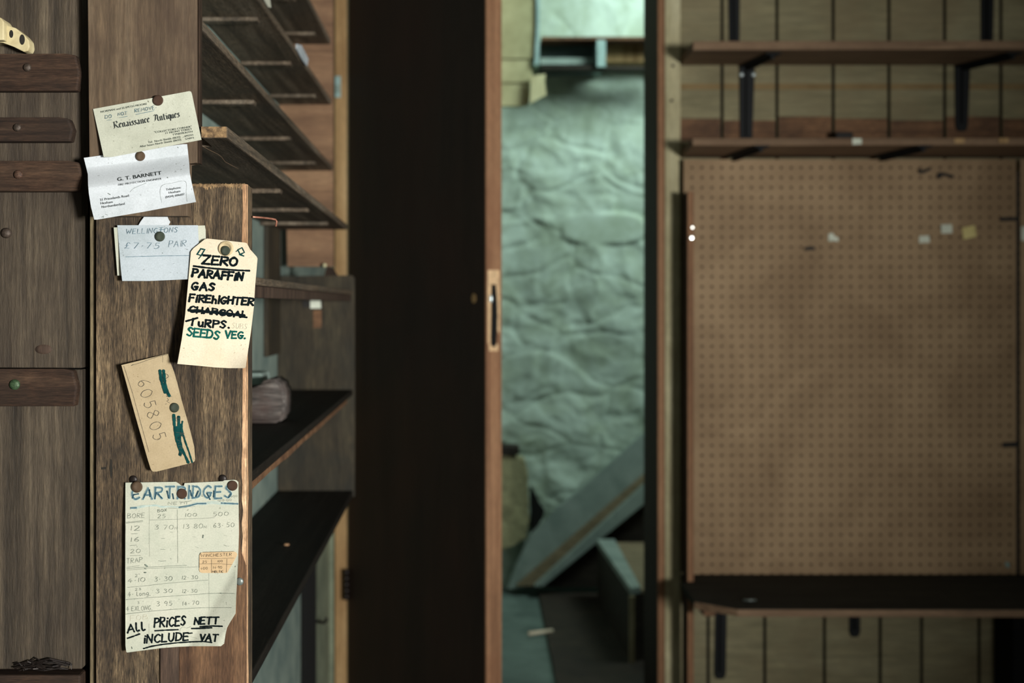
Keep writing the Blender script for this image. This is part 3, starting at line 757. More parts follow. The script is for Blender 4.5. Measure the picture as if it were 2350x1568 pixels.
# cobweb tangle in the crack
b_ = bmesh.new(); rnd = random.Random(4)
for k in range(26):
    p = [at(30 + rnd.random() * 140, 1538 - rnd.random() * 18, PLY - 0.004 * rnd.random() - 0.001) for _ in range(2)]
    p.insert(1, (p[0] + p[1]) / 2 + Vector((0, -0.002, -0.003 + rnd.random() * 0.008)))
    tube(b_, p, 0.00035 + 0.0005 * rnd.random(), 5)
tag(build('cobweb', b_, M['darkpin']), 'dark tangle of cobweb in the crack at the bottom left', 'cobweb', kind='stuff')

# ---- lower shelf unit: near post, far end panel, three shelves
YP = 1.095
su = thing('shelf_unit', 'old dark shelf unit whose near post carries the pinned cards', 'shelf unit', (-0.25, 1.7, 0.5))
b_ = bmesh.new()
xl, xrp = X(220, YP), X(567, YP)
box(b_, xl, xrp - 0.0003, YP, YP + 0.03, 0.55, Z(424, YP))
po = build('post', b_, M['post'], su, bevel=0.0008)
# worn raw edge: ragged lipping along the right front corner and the top
b_ = bmesh.new()
rnd = random.Random(3)
zs = [0.55 + i * 0.011 for i in range(200) if 0.55 + i * 0.011 < Z(430, YP)] + [Z(423, YP)]
loops = []
for i, z in enumerate(zs):
    wv = 0.0008 + 0.0016 * abs(noise.noise(Vector((z * 40, 3.1, 0)))) + 0.0008 * rnd.random()
    if z < Z(1300, YP): wv *= 0.35
    xa = xrp - 0.0024 - wv
    loops.append([b_.verts.new((xa, YP - 0.00035, z)), b_.verts.new((xrp - 0.0009, YP - 0.00025, z)), b_.verts.new((xrp + 0.0001 * rnd.random(), YP + 0.0012, z)), b_.verts.new((xrp + 0.0001, YP + 0.004 + 0.012 * max(0, noise.noise(Vector((z * 25, 8.2, 0)))), z)), b_.verts.new((xrp - 0.0021, YP + 0.004, z)), b_.verts.new((xrp - 0.0021, YP + 0.0003, z))])
for a_, c_ in zip(loops, loops[1:]):
    for k in range(6): b_.faces.new((a_[k], a_[(k + 1) % 6], c_[(k + 1) % 6], c_[k]))
b_.faces.new(loops[0][::-1]); b_.faces.new(loops[-1])
o = build('raw_edge', b_, M['raw'], po); o['label'] = 'pale raw splintered edge'
b_ = bmesh.new()
prev = None
top = [(xl + (xrp - 0.0026 - xl) * i / 180) for i in range(181)]
cells = []
for x in top:
    d = 0.002 + 0.003 * abs(noise.noise(Vector((x * 60, 7.7, 0)))) + 0.0045 * rnd.random() ** 2
    zt_ = Z(420, YP) - 0.0008 * rnd.random()
    cells.append([b_.verts.new((x, YP - 0.0002, zt_ - d)), b_.verts.new((x, YP - 0.0003, zt_ - 0.0006)), b_.verts.new((x, YP + 0.0008, zt_)), b_.verts.new((x, YP + 0.029, zt_)), b_.verts.new((x, YP + 0.029, Z(424, YP) + 0.0002)), b_.verts.new((x, YP + 0.0002, Z(424, YP) + 0.0002))])
for a_, c_ in zip(cells, cells[1:]):
    for k in range(6): b_.faces.new((a_[k], a_[(k + 1) % 6], c_[(k + 1) % 6], c_[k]))
b_.faces.new(cells[0][::-1]); b_.faces.new(cells[-1])
o = build('raw_top', b_, M['endgrain'], po); o['label'] = 'pale worn top edge'
# reddish lower board pieces nailed over the foot of the post
b_ = bmesh.new(); box(b_, X(369, YP), X(411, YP), YP - 0.0022, YP - 0.0001, 0.55, Z(1480, YP)); build('slat', b_, M['slat'], po, bevel=0.0004)
b_ = bmesh.new(); prism(b_, [(X(412, YP), 0.55), (X(566, YP), 0.55), (X(566, YP), Z(1300, YP)), (X(552, YP), Z(1260, YP)), (X(550, YP), Z(1180, YP)), (X(540, YP), Z(1400, YP)), (X(412, YP), Z(1470, YP))], YP - 0.0009, YP - 0.0001, 'Y'); build('facing', b_, M['redwood'], po)
for q in ([(232, 1073), (243, 1072), (244, 1077), (233, 1078)], [(254, 1054), (257, 1056), (258, 1082), (256, 1099), (253, 1092), (252, 1070)]):
    b_ = bmesh.new(); prism(b_, [(X(p_[0], YP), Z(p_[1], YP)) for p_ in q], YP - 0.0003, YP + 0.0006, 'Y'); build('wood_scar', b_, M['hole'], po)
# thin strip left of the post
b_ = bmesh.new(); box(b_, X(206, 1.1), X(217.5, 1.1), 1.100, 1.125, 0.55, Z(490, 1.1)); build('edge_strip', b_, M['strip'], su, bevel=0.0008)

def shelf(parent, name, near, far, wall_x, Yn, Yf_, ztop, th, mat, notch=None):
    b_ = bmesh.new()
    if notch:
        xs, ys = notch
        pts = [(wall_x, ys), (xs, ys), (xs, Yn), (near, Yn), (far, Yf_), (wall_x, Yf_)]
    else:
        pts = [(wall_x, Yn), (near, Yn), (far, Yf_), (wall_x, Yf_)]
    prism(b_, pts, ztop - th, ztop)
    return build(name, b_, mat, parent, bevel=0.0016)

WX = -0.3355
YE = 2.40
mid = shelf(su, 'shelf', -0.1945, -0.195, WX, 1.142, 2.384, 1.127, 0.008, M['shelf'])
b_ = bmesh.new(); box(b_, -0.211, -0.1985, 1.142, 2.384, 1.107, 1.1188); build('rail', b_, M['slat'], mid, bevel=0.001)
sB = shelf(su, 'shelf', -0.1945, -0.195, WX, 1.142, 2.384, 0.942, 0.010, M['shelf_top'])
b_ = bmesh.new()
pp = []
for i in range(40):
    y = 1.142 + i * 0.029
    pp.append((y, 0.9315 - 0.0065 - 0.004 * abs(noise.noise(Vector((y * 9, 1.2, 0)))) * (1 if y < 2.0 else 0.3)))
prism(b_, [(pp[0][0], 0.9318), (pp[-1][0], 0.9318)] + pp[::-1], -0.206, -0.1965, 'X'); build('edge_strip', b_, M['rail'], sB)
sC = shelf(su, 'shelf', -0.1935, -0.195, WX, 1.142, 2.384, 0.754, 0.012, M['shelf_top'])
b_ = bmesh.new(); box(b_, -0.235, -0.222, 1.2, 2.2, 0.700, 0.741); build('rail', b_, M['shelf'], sC, bevel=0.001)
b_ = bmesh.new(); prism(b_, [(WX, 0.742), (-0.192, 0.742), (-0.1915, 0.95), (-0.192, 1.15), (-0.197, 1.1552), (WX, 1.1535)], 2.385, 2.40, 'Y'); ep = build('end_panel', b_, M['panel'], su, bevel=0.001)
# label, tape and the painted shadow of the label on the end panel
YS = 2.3848
pbox('price_sticker', [(712, 690), (736, 690), (737, 708), (712, 708)], YS, 0.001, M['white'], 'white price sticker on the dark end panel of the shelf unit', 'sticker')
pbox('tape_strip', [(719, 712), (738, 712), (738, 752), (719, 753)], YS, 0.001, M['rail'], 'reddish strip of tape below the white sticker on the end panel', 'tape')
pbox('black_and_shadow', [(694, 690), (711, 690), (711, 706), (695, 706)], YS, 0.001, M['fittings_shadow'], 'black square painted as shadow left of the white sticker on the end panel', 'tape')

# ---- upper rack: near upright, four shelves with cleats, end boards
ur = thing('shelf_rack', 'upper rack of dark shelves behind the brown upright board', 'shelf rack', (-0.27, 1.75, 1.17))
YU = 1.080
b_ = bmesh.new()
prism(b_, [(X(206, YU), Z(496, YU)), (X(430, YU), Z(496, YU)), (X(430, YU), Z(374, YU)), (X(452, YU), Z(374, YU)), (X(451, YU), 1.40), (X(200, YU), 1.40)], YU, YU + 0.0145, 'Y')
build('upright', b_, M['upright'], ur, bevel=0.0007)
b_ = bmesh.new(); box(b_, X(453, YU), X(456.5, YU), YU + 0.004, YU + 0.014, Z(374, YU), 1.40); build('dark_gap_strip', b_, M['jamb'], ur)  # dark strip painted for the thin gap beside the upright
UW = WX
upper = [('A', 1.251, 0.010, -0.1945, -0.2068, YU + 0.002, YE, (X(456, YU) + 0.0015, 1.142), [1.55, 1.86, 2.17]),
         ('D', 1.3607, 0.009, -0.2335, -0.2337, 1.142, YE, None, [1.568, 1.912, 2.24]),
         ('E', 1.4857, 0.010, -0.2510, -0.2362, 1.142, YE, None, [1.668, 1.972, 2.28]),
         ('F', 1.6000, 0.011, -0.2500, -0.2380, 1.142, YE, None, [1.70, 2.02, 2.29]),
         ('G', 1.7300, 0.011, -0.2500, -0.2380, 1.142, YE, None, [])]
for nm, zt_, th, xn, xf, yn, yf, notch, cl in upper:
    s_ = shelf(ur, 'shelf', xn, xf, UW, yn, yf, zt_, th, M['shelf'], notch)
    if nm == 'A':
        b_ = bmesh.new(); box(b_, notch[0] + 0.0004, xn - 0.0006, yn - 0.0012, yn - 0.0001, zt_ - th + 0.0004, zt_ - 0.0004); o = build('end_grain', b_, M['endgrain'], s_); o['label'] = 'pale sawn end grain'
    for yc in cl:
        b_ = bmesh.new(); xe = xn + (xf - xn) * (yc - yn) / (yf - yn)
        box(b_, UW + 0.001, xe - 0.016, yc, yc + 0.02, zt_ - th - 0.0055, zt_ - th - 0.0001); build('cleat', b_, M['shelf'], s_, bevel=0.0012)
b_ = bmesh.new()
prism(b_, [(-0.320, 1.172), (-0.2335, 1.172), (-0.2338, 1.5), (-0.2340, 2.3), (-0.335, 2.3), (-0.335, 1.255), (-0.320, 1.25)], 2.405, 2.42, 'Y')
build('end_boards', b_, M['partition'], ur, bevel=0.001)
# label holders on the shelf edges
def edge_tab(px_pts, ya, yb_, label):
    pass
b_ = bmesh.new()
def on_edge(px, py, xe):      # point on the plane X = xe seen at that pixel
    Y = xe * F / (px - VX); return Vector((xe, Y, Z(py, Y)))
q = [on_edge(679, 101, -0.241), on_edge(690, 104, -0.239), on_edge(706, 136, -0.238), on_edge(703, 152, -0.238), on_edge(694, 140, -0.2385), on_edge(679, 112, -0.241)]
vv = [b_.verts.new(p) for p in q]; vb = [b_.verts.new(p + Vector((0.0015, 0, 0))) for p in q]
b_.faces.new(vv); b_.faces.new(vb[::-1])
for i in range(len(q)): b_.faces.new((vv[i], vb[i], vb[(i + 1) % len(q)], vv[(i + 1) % len(q)]))
tag(build('paper_curl', b_, M['p_grey']), 'curled pale paper scrap on the shelf edge near the top', 'paper')
b_ = bmesh.new()
q = [on_edge(603, -4, -0.2475), on_edge(617, -4, -0.2475), on_edge(620, 18, -0.2465), on_edge(613, 16, -0.2465)]
vv = [b_.verts.new(p) for p in q]; vb = [b_.verts.new(p + Vector((0.0015, 0, 0))) for p in q]
b_.faces.new(vv); b_.faces.new(vb[::-1])
for i in range(len(q)): b_.faces.new((vv[i], vb[i], vb[(i + 1) % len(q)], vv[(i + 1) % len(q)]))
tag(build('paper_curl', b_, M['p_sheet']), 'pale paper scrap on the shelf edge at the very top of the picture', 'paper')
# steel catch on the door frame
b_ = bmesh.new(); box(b_, X(769, WB - .015), X(782, WB - .015), WB - 0.0165, WB - 0.0125, Z(226, WB), Z(177, WB))
ck = build('door_catch', b_, M['ice'], bevel=0.001); tag(ck, 'small pale blue metal catch on the tan door frame', 'catch')
b_ = bmesh.new(); box(b_, X(770.5, WB - .018), X(780.5, WB - .018), WB - 0.0185, WB - 0.0166, Z(216, WB), Z(197, WB)); o = build('keep_slot', b_, M['stairgrey'], ck)

# board on the teal wall behind the tag, small odds and ends beyond
b_ = bmesh.new(); box(b_, -0.3355, -0.328, 2.215, 2.375, Z(815, 2.3), Z(480, 2.3)); tag(build('wall_board', b_, M['panel'], bevel=0.001), 'brown vertical board on the teal wall behind the large tag', 'board')
b_ = bmesh.new(); box(b_, -0.3355, -0.325, 2.74, 2.95, 0.0, 0.735); tag(build('wall_board', b_, M['gapdark'], bevel=0.001), 'black upright board put in for the dark gap on the wall under the lowest left shelf', 'board')  # black board filling in for a dark gap
b_ = bmesh.new(); box(b_, -0.3355, -0.328, 2.952, 3.284, 0.0, 0.9); tag(build('wall_board', b_, M['palegreen'], bevel=0.001), 'pale grey green board beside the door frame below the lowest left shelf', 'board')
p = Vector((-0.3275, -0.3275 * F / (727 - VX), 0)); p.z = Z(1427, p.y)
b_ = bmesh.new(); tube(b_, [p, p + Vector((0.018, 0, -0.002)), p + Vector((0.023, 0, 0.003)), p + Vector((0.022, 0, 0.009))], 0.004, 10)
tag(build('coat_hook', b_, M['darkpin'], smooth=True), 'small dark hook on the pale grey green board low on the left', 'hook')
b_ = bmesh.new(); box(b_, X(686, 2.6), X(709, 2.6), 2.59, 2.61, Z(634, 2.6), Z(616, 2.6))
# scrap block on the end panel
b_ = bmesh.new()
pts = [(744, 633), (748, 618), (752, 612), (764, 614), (772, 628), (775, 633.5)]
prism(b_, [(X(q_[0], 2.39), Z(q_[1], 2.39)) for q_ in pts], 2.386, 2.399, 'Y')
sc_ = build('wood_offcut', b_, M['jamb'], bevel=0.001); tag(sc_, 'dark wood offcut with a pale knob on top of the end panel', 'offcut')
b_ = bmesh.new(); r_ = bmesh.ops.create_icosphere(b_, subdivisions=2, radius=0.0038)
for v in r_['verts']: v.co = v.co + at(745, 609, 2.392)
build('knob', b_, M['lining2'], sc_, smooth=True)

# weathered block on the shelf
b_ = bmesh.new()
prof = [(-0.334, 0.0), (-0.238, 0.0), (-0.2305, 0.006), (-0.2290, 0.03), (-0.2315, 0.048), (-0.239, 0.0575), (-0.247, 0.060), (-0.262, 0.055), (-0.268, 0.044), (-0.30, 0.040), (-0.334, 0.042)]
prism(b_, [(p_[0], 0.9425 + p_[1]) for p_ in prof], 1.70, 1.78, 'Y')
bmesh.ops.bevel(b_, geom=list(b_.edges), offset=0.004, segments=3, affect='EDGES')
tag(build('timber_block', b_, M['log'], smooth=True), 'weathered grey timber block lying on the shelf behind the post', 'block')
b_ = bmesh.new(); box(b_, -0.334, -0.272, 1.79, 1.86, 0.9425, 1.005); tag(build('timber_block', b_, M['stairgrey'], bevel=0.006), 'grey block behind the weathered timber block on the shelf', 'block')

# thread under the shelf, bent wire on the post
b_ = bmesh.new()
th_ = [(460, 333), (480, 344), (500, 354), (508, 360), (516, 371), (530, 379), (548, 388)]
tube(b_, [at(px, py, 1.105 + 0.012 * i) for i, (px, py) in enumerate(th_)], 0.00022, 6)
tag(build('thread', b_, M['string'], smooth=True), 'thin pale thread hanging under the shelf beside the cards', 'thread')
b_ = bmesh.new()
tube(b_, [at(580, 498, 1.118), at(600, 499.5, 1.13), at(622, 502, 1.14), at(632, 504, 1.145), at(635, 508, 1.146), at(633, 520, 1.146)], 0.0009, 8)
tag(build('bent_wire', b_, M['copper'], smooth=True), 'bent copper wire sticking out from the top of the post', 'wire')
# crumb on the black shelf
b_ = bmesh.new(); r_ = bmesh.ops.create_icosphere(b_, subdivisions=2, radius=0.003)
cpos = Vector((0, 0.346 * F / (1254 - 700), 0.7563)); cpos.x = X(658, cpos.y)
for v in r_['verts']: v.co = Vector((v.co.x * 1.4, v.co.y * 1.3, v.co.z * 0.6)) + cpos
tag(build('wood_crumb', b_, M['raw']), 'small tan crumb on the lowest black shelf', 'crumb')

# ================================================================== PAPERS
def span(outline, t, ax):
    """min and max of the other coordinate where the outline crosses t"""
    o_ = 1 - ax; vals = []
    n = len(outline)
    for i in range(n):
        a_, b__ = outline[i], outline[(i + 1) % n]
        lo, hi = min(a_[ax], b__[ax]), max(a_[ax], b__[ax])
        if lo - 1e-9 <= t <= hi + 1e-9:
            if hi - lo < 1e-9: vals += [a_[o_], b__[o_]]
            else: vals.append(a_[o_] + (b__[o_] - a_[o_]) * (t - a_[ax]) / (b__[ax] - a_[ax]))
    return min(vals), max(vals)


def sheet(name, outline, Yf, mat, parent=None, mode='rows', n=46, m=30, thick=0.0003, loc='base', lift=0.0):
    ax = 1 if mode == 'rows' else 0
    lo = min(p[ax] for p in outline); hi = max(p[ax] for p in outline)
    ts = sorted(set([round(lo + (hi - lo) * i / n, 3) for i in range(n + 1)] + [round(p[ax], 3) for p in outline]))
    ts = [t for t in ts if lo <= t <= hi]
    vs, fs = [], []
    for t in ts:
        a_, b__ = span(outline, t, ax)
        for k in range(m + 1):
            s = a_ + (b__ - a_) * k / m
            px, py = (s, t) if ax == 1 else (t, s)
            vs.append(at(px, py, Yf(px, py) - lift))
    W = m + 1
    for j in range(len(ts) - 1):
        for k in range(m):
            q = (j * W + k, j * W + k + 1, (j + 1) * W + k + 1, (j + 1) * W + k)
            fs.append(q if ax == 1 else q[::-1])
    ring = [k for k in range(W)] + [j * W + m for j in range(1, len(ts))] + [(len(ts) - 1) * W + k for k in range(m - 1, -1, -1)] + [j * W for j in range(len(ts) - 2, 0, -1)]
    bm_ = bmesh.new()
    off = Vector((0, thick, 0))
    for d in (Vector((0, 0, 0)), off):                 # front and back skins
        bv = [bm_.verts.new(v + d) for v in vs]
        for f in fs: bm_.faces.new([bv[i] for i in f])
    bmesh.ops.remove_doubles(bm_, verts=bm_.verts, dist=2e-6)
    bmesh.ops.dissolve_degenerate(bm_, edges=bm_.edges, dist=1e-6)
    ra = [bm_.verts.new(vs[k]) for k in ring]; rb = [bm_.verts.new(vs[k] + off) for k in ring]
    for i in range(len(ring)):                         # the cut edge all round
        k = (i + 1) % len(ring)
        if (vs[ring[i]] - vs[ring[k]]).length > 1e-6: bm_.faces.new((ra[i], rb[i], rb[k], ra[k]))
    return build(name, bm_, mat, parent, loc, smooth=True)


GL = {
 'A': "0,0 .36,1 .7,0|.12,.36 .58,.36", 'B': "0,0 .02,1|~0,1 .42,.96 .46,.72 .06,.54|~.06,.54 .52,.46 .54,.1 0,0",
 'C': "~.58,.86 .34,1 .06,.7 .05,.3 .3,0 .6,.14", 'D': "0,0 .03,1|~0,1 .42,.9 .6,.52 .44,.1 0,0",
 'E': "0,0 .02,1|.02,1 .5,1|0,.52 .42,.54|0,0 .52,.02", 'F': "0,0 .02,1|.02,1 .52,1|0,.52 .42,.54",
 'G': "~.56,.88 .34,1 .06,.7 .05,.3 .3,0 .52,.14 .56,.42|.34,.42 .62,.42", 'H': "0,0 0,1|.56,0 .56,1|0,.5 .56,.52",
 'I': ".1,0 .1,1", 'K': "0,0 0,1|.5,1 0,.45 .55,0", 'L': "0,1 0,0 .5,0", 'M': "0,0 .06,1 .4,.3 .74,1 .8,0",
 'N': "0,0 .04,1 .54,0 .58,1", 'O': "~.3,1 .04,.74 .04,.26 .3,0 .56,.26 .56,.74 .3,1", 'P': "0,0 .02,1|~0,1 .5,.94 .5,.6 .02,.48",
 'R': "0,0 .02,1|~0,1 .5,.94 .48,.62 .04,.5|.12,.5 .56,0", 'S': "~.5,.86 .28,1 .06,.78 .26,.54 .46,.3 .26,0 0,.12",
 'T': ".3,0 .3,1|0,1 .62,1", 'U': "~.02,1 .04,.3 .28,0 .52,.3 .55,1", 'V': "0,1 .3,0 .6,1", 'W': "0,1 .2,0 .42,.7 .64,0 .84,1",
 'X': "0,0 .55,1|0,1 .55,0", 'Y': "0,1 .28,.5 .56,1|.28,.5 .28,0", 'Z': "0,1 .56,1 0,0 .58,0",
 '0': "~.28,1 .04,.74 .04,.26 .28,0 .52,.26 .52,.74 .28,1", '1': ".08,0 .12,1", '2': "~.02,.8 .26,1 .46,.78 .3,.42 0,0|0,0 .52,.02",
 '3': "~.04,.9 .28,1 .44,.8 .2,.54|~.2,.54 .5,.36 .34,.02 0,.08", '4': ".34,.0 .36,1 0,.34 .56,.36", '5': "~.08,.56 .36,.58 .46,.28 .22,0 0,.1|.08,.56 .1,1 .46,1",
 '6': "~.42,1 .14,.66 .04,.26 .24,0 .46,.2 .34,.46 .06,.32", '7': "0,1 .5,1 .18,0", '8': "~.28,.54 .06,.76 .28,1 .48,.78 .28,.54 .04,.24 .26,0 .52,.24 .28,.54",
 '9': "~.46,.64 .22,.5 .06,.74 .26,1 .46,.8 .46,.4 .36,0", '.': ".06,.0 .09,.03", '*': ".04,.40 .16,.50", '-': "0,.45 .4,.47", '£': "~.5,.86 .3,1 .18,.76 .22,.3 .04,.04|.04,.03 .52,.03|.04,.5 .4,.5",
 'i': ".08,0 .1,.62|.12,.9 .14,.92", 'n': "0,0 .02,.62|~.02,.45 .24,.64 .4,.42 .42,0", 'u': "~0,.6 .04,.14 .22,0 .4,.2|.42,.6 .44,0", 'r': "0,0 .02,.6|~.02,.4 .18,.6 .32,.56",
 'o': "~.2,.6 .03,.4 .05,.14 .2,0 .38,.2 .36,.46 .2,.6", 'l': "~.04,1 .04,.3 .14,0 .34,.06", 'h': "0,0 .02,1|~.02,.4 .22,.6 .4,.4 .42,0", 'g': "~.4,.5 .2,.62 .02,.3 .2,.04 .4,.3|~.42,.6 .42,-.1 .2,-.3 .02,-.2", 'c': "~.4,.5 .2,.62 .02,.3 .2,0 .42,.1",
 's': "~.34,.54 .16,.62 .04,.46 .28,.24 .2,.02 0,.06", 'e': "~.04,.3 .38,.34 .24,.62 .04,.4 .1,.06 .38,.06", '"': "0,.8 .02,1|.14,.8 .16,1",
 ',': ".08,.04 .02,-.14",
}


def smooth_line(pts, n=6):
    out = []
    P = [pts[0]] + pts + [pts[-1]]
    for i in range(1, len(P) - 2):
        p0, p1, p2, p3 = P[i - 1], P[i], P[i + 1], P[i + 2]
        for k in range(n):
            t = k / n
            out.append(tuple(0.5 * (2 * p1[a] + (p2[a] - p0[a]) * t + (2 * p0[a] - 5 * p1[a] + 4 * p2[a] - p3[a]) * t * t + (3 * p1[a] - p0[a] - 3 * p2[a] + p3[a]) * t ** 3) for a in (0, 1)))
    out.append(pts[-1])
    return out


def parse(s):
    res = []
    for st_ in s.split('|'):
        sm = st_.startswith('~')
        pts = [tuple(float(c) for c in p.split(',')) for p in st_.lstrip('~').split()]
        res.append(smooth_line(pts) if sm else pts)
    return res


class Ink:
    def __init__(self, Yf, crop, base=0.0006):
        self.Yf = Yf; self.c = crop; self.v = []; self.f = []; self.base = base; self.k = 0

    def px(self, p):
        x0, y0, s = self.c
        return (x0 + p[0] / s, y0 + p[1] / s)

    def add(self, poly, faces):
        n = len(self.v); self.k += 1
        off = self.base + (self.k % 40) * 1.2e-6
        for p in poly:
            q = self.px(p); self.v.append(at(q[0], q[1], self.Yf(*q) - off))
        for f in faces: self.f.append(tuple(i + n for i in f))

    def stroke(self, pts, w, smooth=False, nib=None, taper=False):
        if smooth: pts = smooth_line(pts)
        step = 3.5 * self.c[2]
        P = [pts[0]]
        for a_, b__ in zip(pts, pts[1:]):
            d = math.hypot(b__[0] - a_[0], b__[1] - a_[1]); n = max(1, int(d / step))
            for k in range(1, n + 1): P.append((a_[0] + (b__[0] - a_[0]) * k / n, a_[1] + (b__[1] - a_[1]) * k / n))
        if nib:
            nx_, ny_ = nib
            for a_, b__ in zip(P, P[1:]):
                self.add([(a_[0] - nx_, a_[1] - ny_), (a_[0] + nx_, a_[1] + ny_), (b__[0] + nx_, b__[1] + ny_), (b__[0] - nx_, b__[1] - ny_)], [(0, 1, 2, 3)])
            return
        h = w / 2
        L_, R_ = [], []
        for i, p in enumerate(P):
            a_ = P[max(0, i - 1)]; b__ = P[min(len(P) - 1, i + 1)]
            dx, dy = b__[0] - a_[0], b__[1] - a_[1]; d = math.hypot(dx, dy) or 1
            hh = h * (0.8 + 0.35 * noise.noise(Vector((p[0] * 0.05, p[1] * 0.05, 1.3))))
            L_.append((p[0] - dy / d * hh, p[1] + dx / d * hh)); R_.append((p[0] + dy / d * hh, p[1] - dx / d * hh))
        n = len(P)
        self.add(L_ + R_, [(i, i + 1, n + i + 1, n + i) for i in range(n - 1)])
        if w > 3.2 * self.c[2] * 0.5:
            idx = {0, n - 1}
            for i in range(1, n - 1):
                a_, p, b__ = P[i - 1], P[i], P[i + 1]
                v1 = (p[0] - a_[0], p[1] - a_[1]); v2 = (b__[0] - p[0], b__[1] - p[1])
                l1 = math.hypot(*v1) or 1; l2 = math.hypot(*v2) or 1
                if (v1[0] * v2[0] + v1[1] * v2[1]) / l1 / l2 < 0.85: idx.add(i)
            for i in idx:
                c_ = P[i]; m_ = 10
                self.add([(c_[0] + h * 0.92 * math.cos(2 * math.pi * k / m_), c_[1] + h * 0.92 * math.sin(2 * math.pi * k / m_)) for k in range(m_)], [tuple(range(m_))])

    def text(self, s, a_, b__, h, w, slant=0.12, jit=0.03, nibbed=None, glyphs=GL, gap=0.24, seed=1):
        rnd = random.Random(seed)
        adv = []; x = 0
        for ch in s:
            if ch == ' ': adv.append((x, None)); x += 0.42; continue
            st_ = parse(glyphs[ch]); wd = max(p[0] for q in st_ for p in q)
            adv.append((x, st_)); x += wd + gap
        tot = x - gap
        ux, uy = (b__[0] - a_[0]), (b__[1] - a_[1]); Lb = math.hypot(ux, uy); ux /= Lb; uy /= Lb
        sx = Lb / tot
        vx_, vy_ = uy, -ux            # up direction of the glyphs
        for x0_, st_ in adv:
            if st_ is None: continue
            jx, jy, js = (rnd.random() - .5) * jit, (rnd.random() - .5) * jit * 1.4, 1 + (rnd.random() - .5) * jit * 2
            for q in st_:
                pts = []
                for (gx, gy) in q:
                    gy2 = gy * js + jy; gx2 = (x0_ + gx + jx) * sx + gy2 * slant * h
                    pts.append((a_[0] + ux * gx2 + vx_ * gy2 * h, a_[1] + uy * gx2 + vy_ * gy2 * h))
                self.stroke(pts, w, nib=nibbed)

    def print(self, s, a_, b__, h, bold=0.0, shear=0.0):
        cu = bpy.data.curves.new('tmp', 'FONT'); cu.body = s; cu.resolution_u = 3; cu.offset = bold
        ob = bpy.data.objects.new('tmp', cu); C.objects.link(ob)
        bpy.context.view_layer.update()
        dg = bpy.context.evaluated_depsgraph_get()
        me_ = bpy.data.meshes.new_from_object(ob.evaluated_get(dg))
        x0_ = min(v.co.x for v in me_.vertices); x1_ = max(v.co.x for v in me_.vertices)
        ux, uy = (b__[0] - a_[0]), (b__[1] - a_[1]); Lb = math.hypot(ux, uy); ux /= Lb; uy /= Lb
        sx = Lb / (x1_ - x0_); sy = h / 0.73
        pts = []
        for v in me_.vertices:
            gx = (v.co.x - x0_) * sx + v.co.y * sy * shear; gy = v.co.y * sy
            pts.append((a_[0] + ux * gx + uy * gy, a_[1] + uy * gx - ux * gy))
        self.add(pts, [tuple(p.vertices) for p in me_.polygons])
        bpy.data.objects.remove(ob); bpy.data.curves.remove(cu); bpy.data.meshes.remove(me_)

    def done(self, name, mat, parent):
        me_ = bpy.data.meshes.new(name); me_.from_pydata([tuple(v) for v in self.v], [], self.f)
        return finish(name, me_, mat, parent, None)


def lerp(a_, b__, t): return a_ + (b__ - a_) * t
def sstep(t):
    t = max(0.0, min(1.0, t)); return t * t * (3 - 2 * t)

C2 = (180, 190, 3.336); C3 = (250, 480, 4.127); C4 = (200, 780, 4.612); C5 = (260, 1080, 6.27); C6 = (260, 1280, 5.444)
def P_(crop, pts): return [(crop[0] + x / crop[2], crop[1] + y / crop[2]) for x, y in pts]

# ---- antique dealer's card
def Y_ren(px, py):
    v = (py - (250 - 0.186 * (px - 213))) / 112.0
    return 1.0788 - 0.0052 * max(0, v) ** 1.5 - 0.0012 * math.sin((px - 213) / 240 * math.pi)
out = P_(C2, [(112, 201), (848, 64), (862, 68), (868, 82), (942, 437), (196, 580)])
ren = sheet('business_card', out, Y_ren, M['p_cream'])
tag(ren, 'cream antique dealer business card with blackletter print, topmost of the pinned cards', 'card', 'pinned cards and notes')
ik = Ink(Y_ren, C2)
ik.print('NORMAN and ELSPETH MOORE', (173, 230), (527, 167), 15, 0.0)
ik.done('printed_text', M['i_print'], ren)
ik = Ink(Y_ren, C2)
ik.print('"COLLECTORS CORNER"', (582, 387), (868, 342), 15, 0.0)
ik.print('11 FRONT STREET', (668, 393), (872, 360), 15, 0.0)
ik.print('TYNEMOUTH', (722, 405), (875, 380), 15, 0.0)
ik.done('printed_text', M['i_print'], ren)
ik = Ink(Y_ren, C2)
ik.print('Tel:  North Shields (0632)', (536, 464), (782, 421), 16, 0.0)
ik.print('595555', (816, 416), (882, 404), 14, 0.0)
ik.print('After hours North Shields (0632)', (472, 496), (788, 442), 16, 0.0)
ik.print('574973', (820, 438), (886, 427), 14, 0.0)
ik.stroke([(800, 419), (826, 406)], 2)
ik.done('printed_text', M['i_print'], ren)
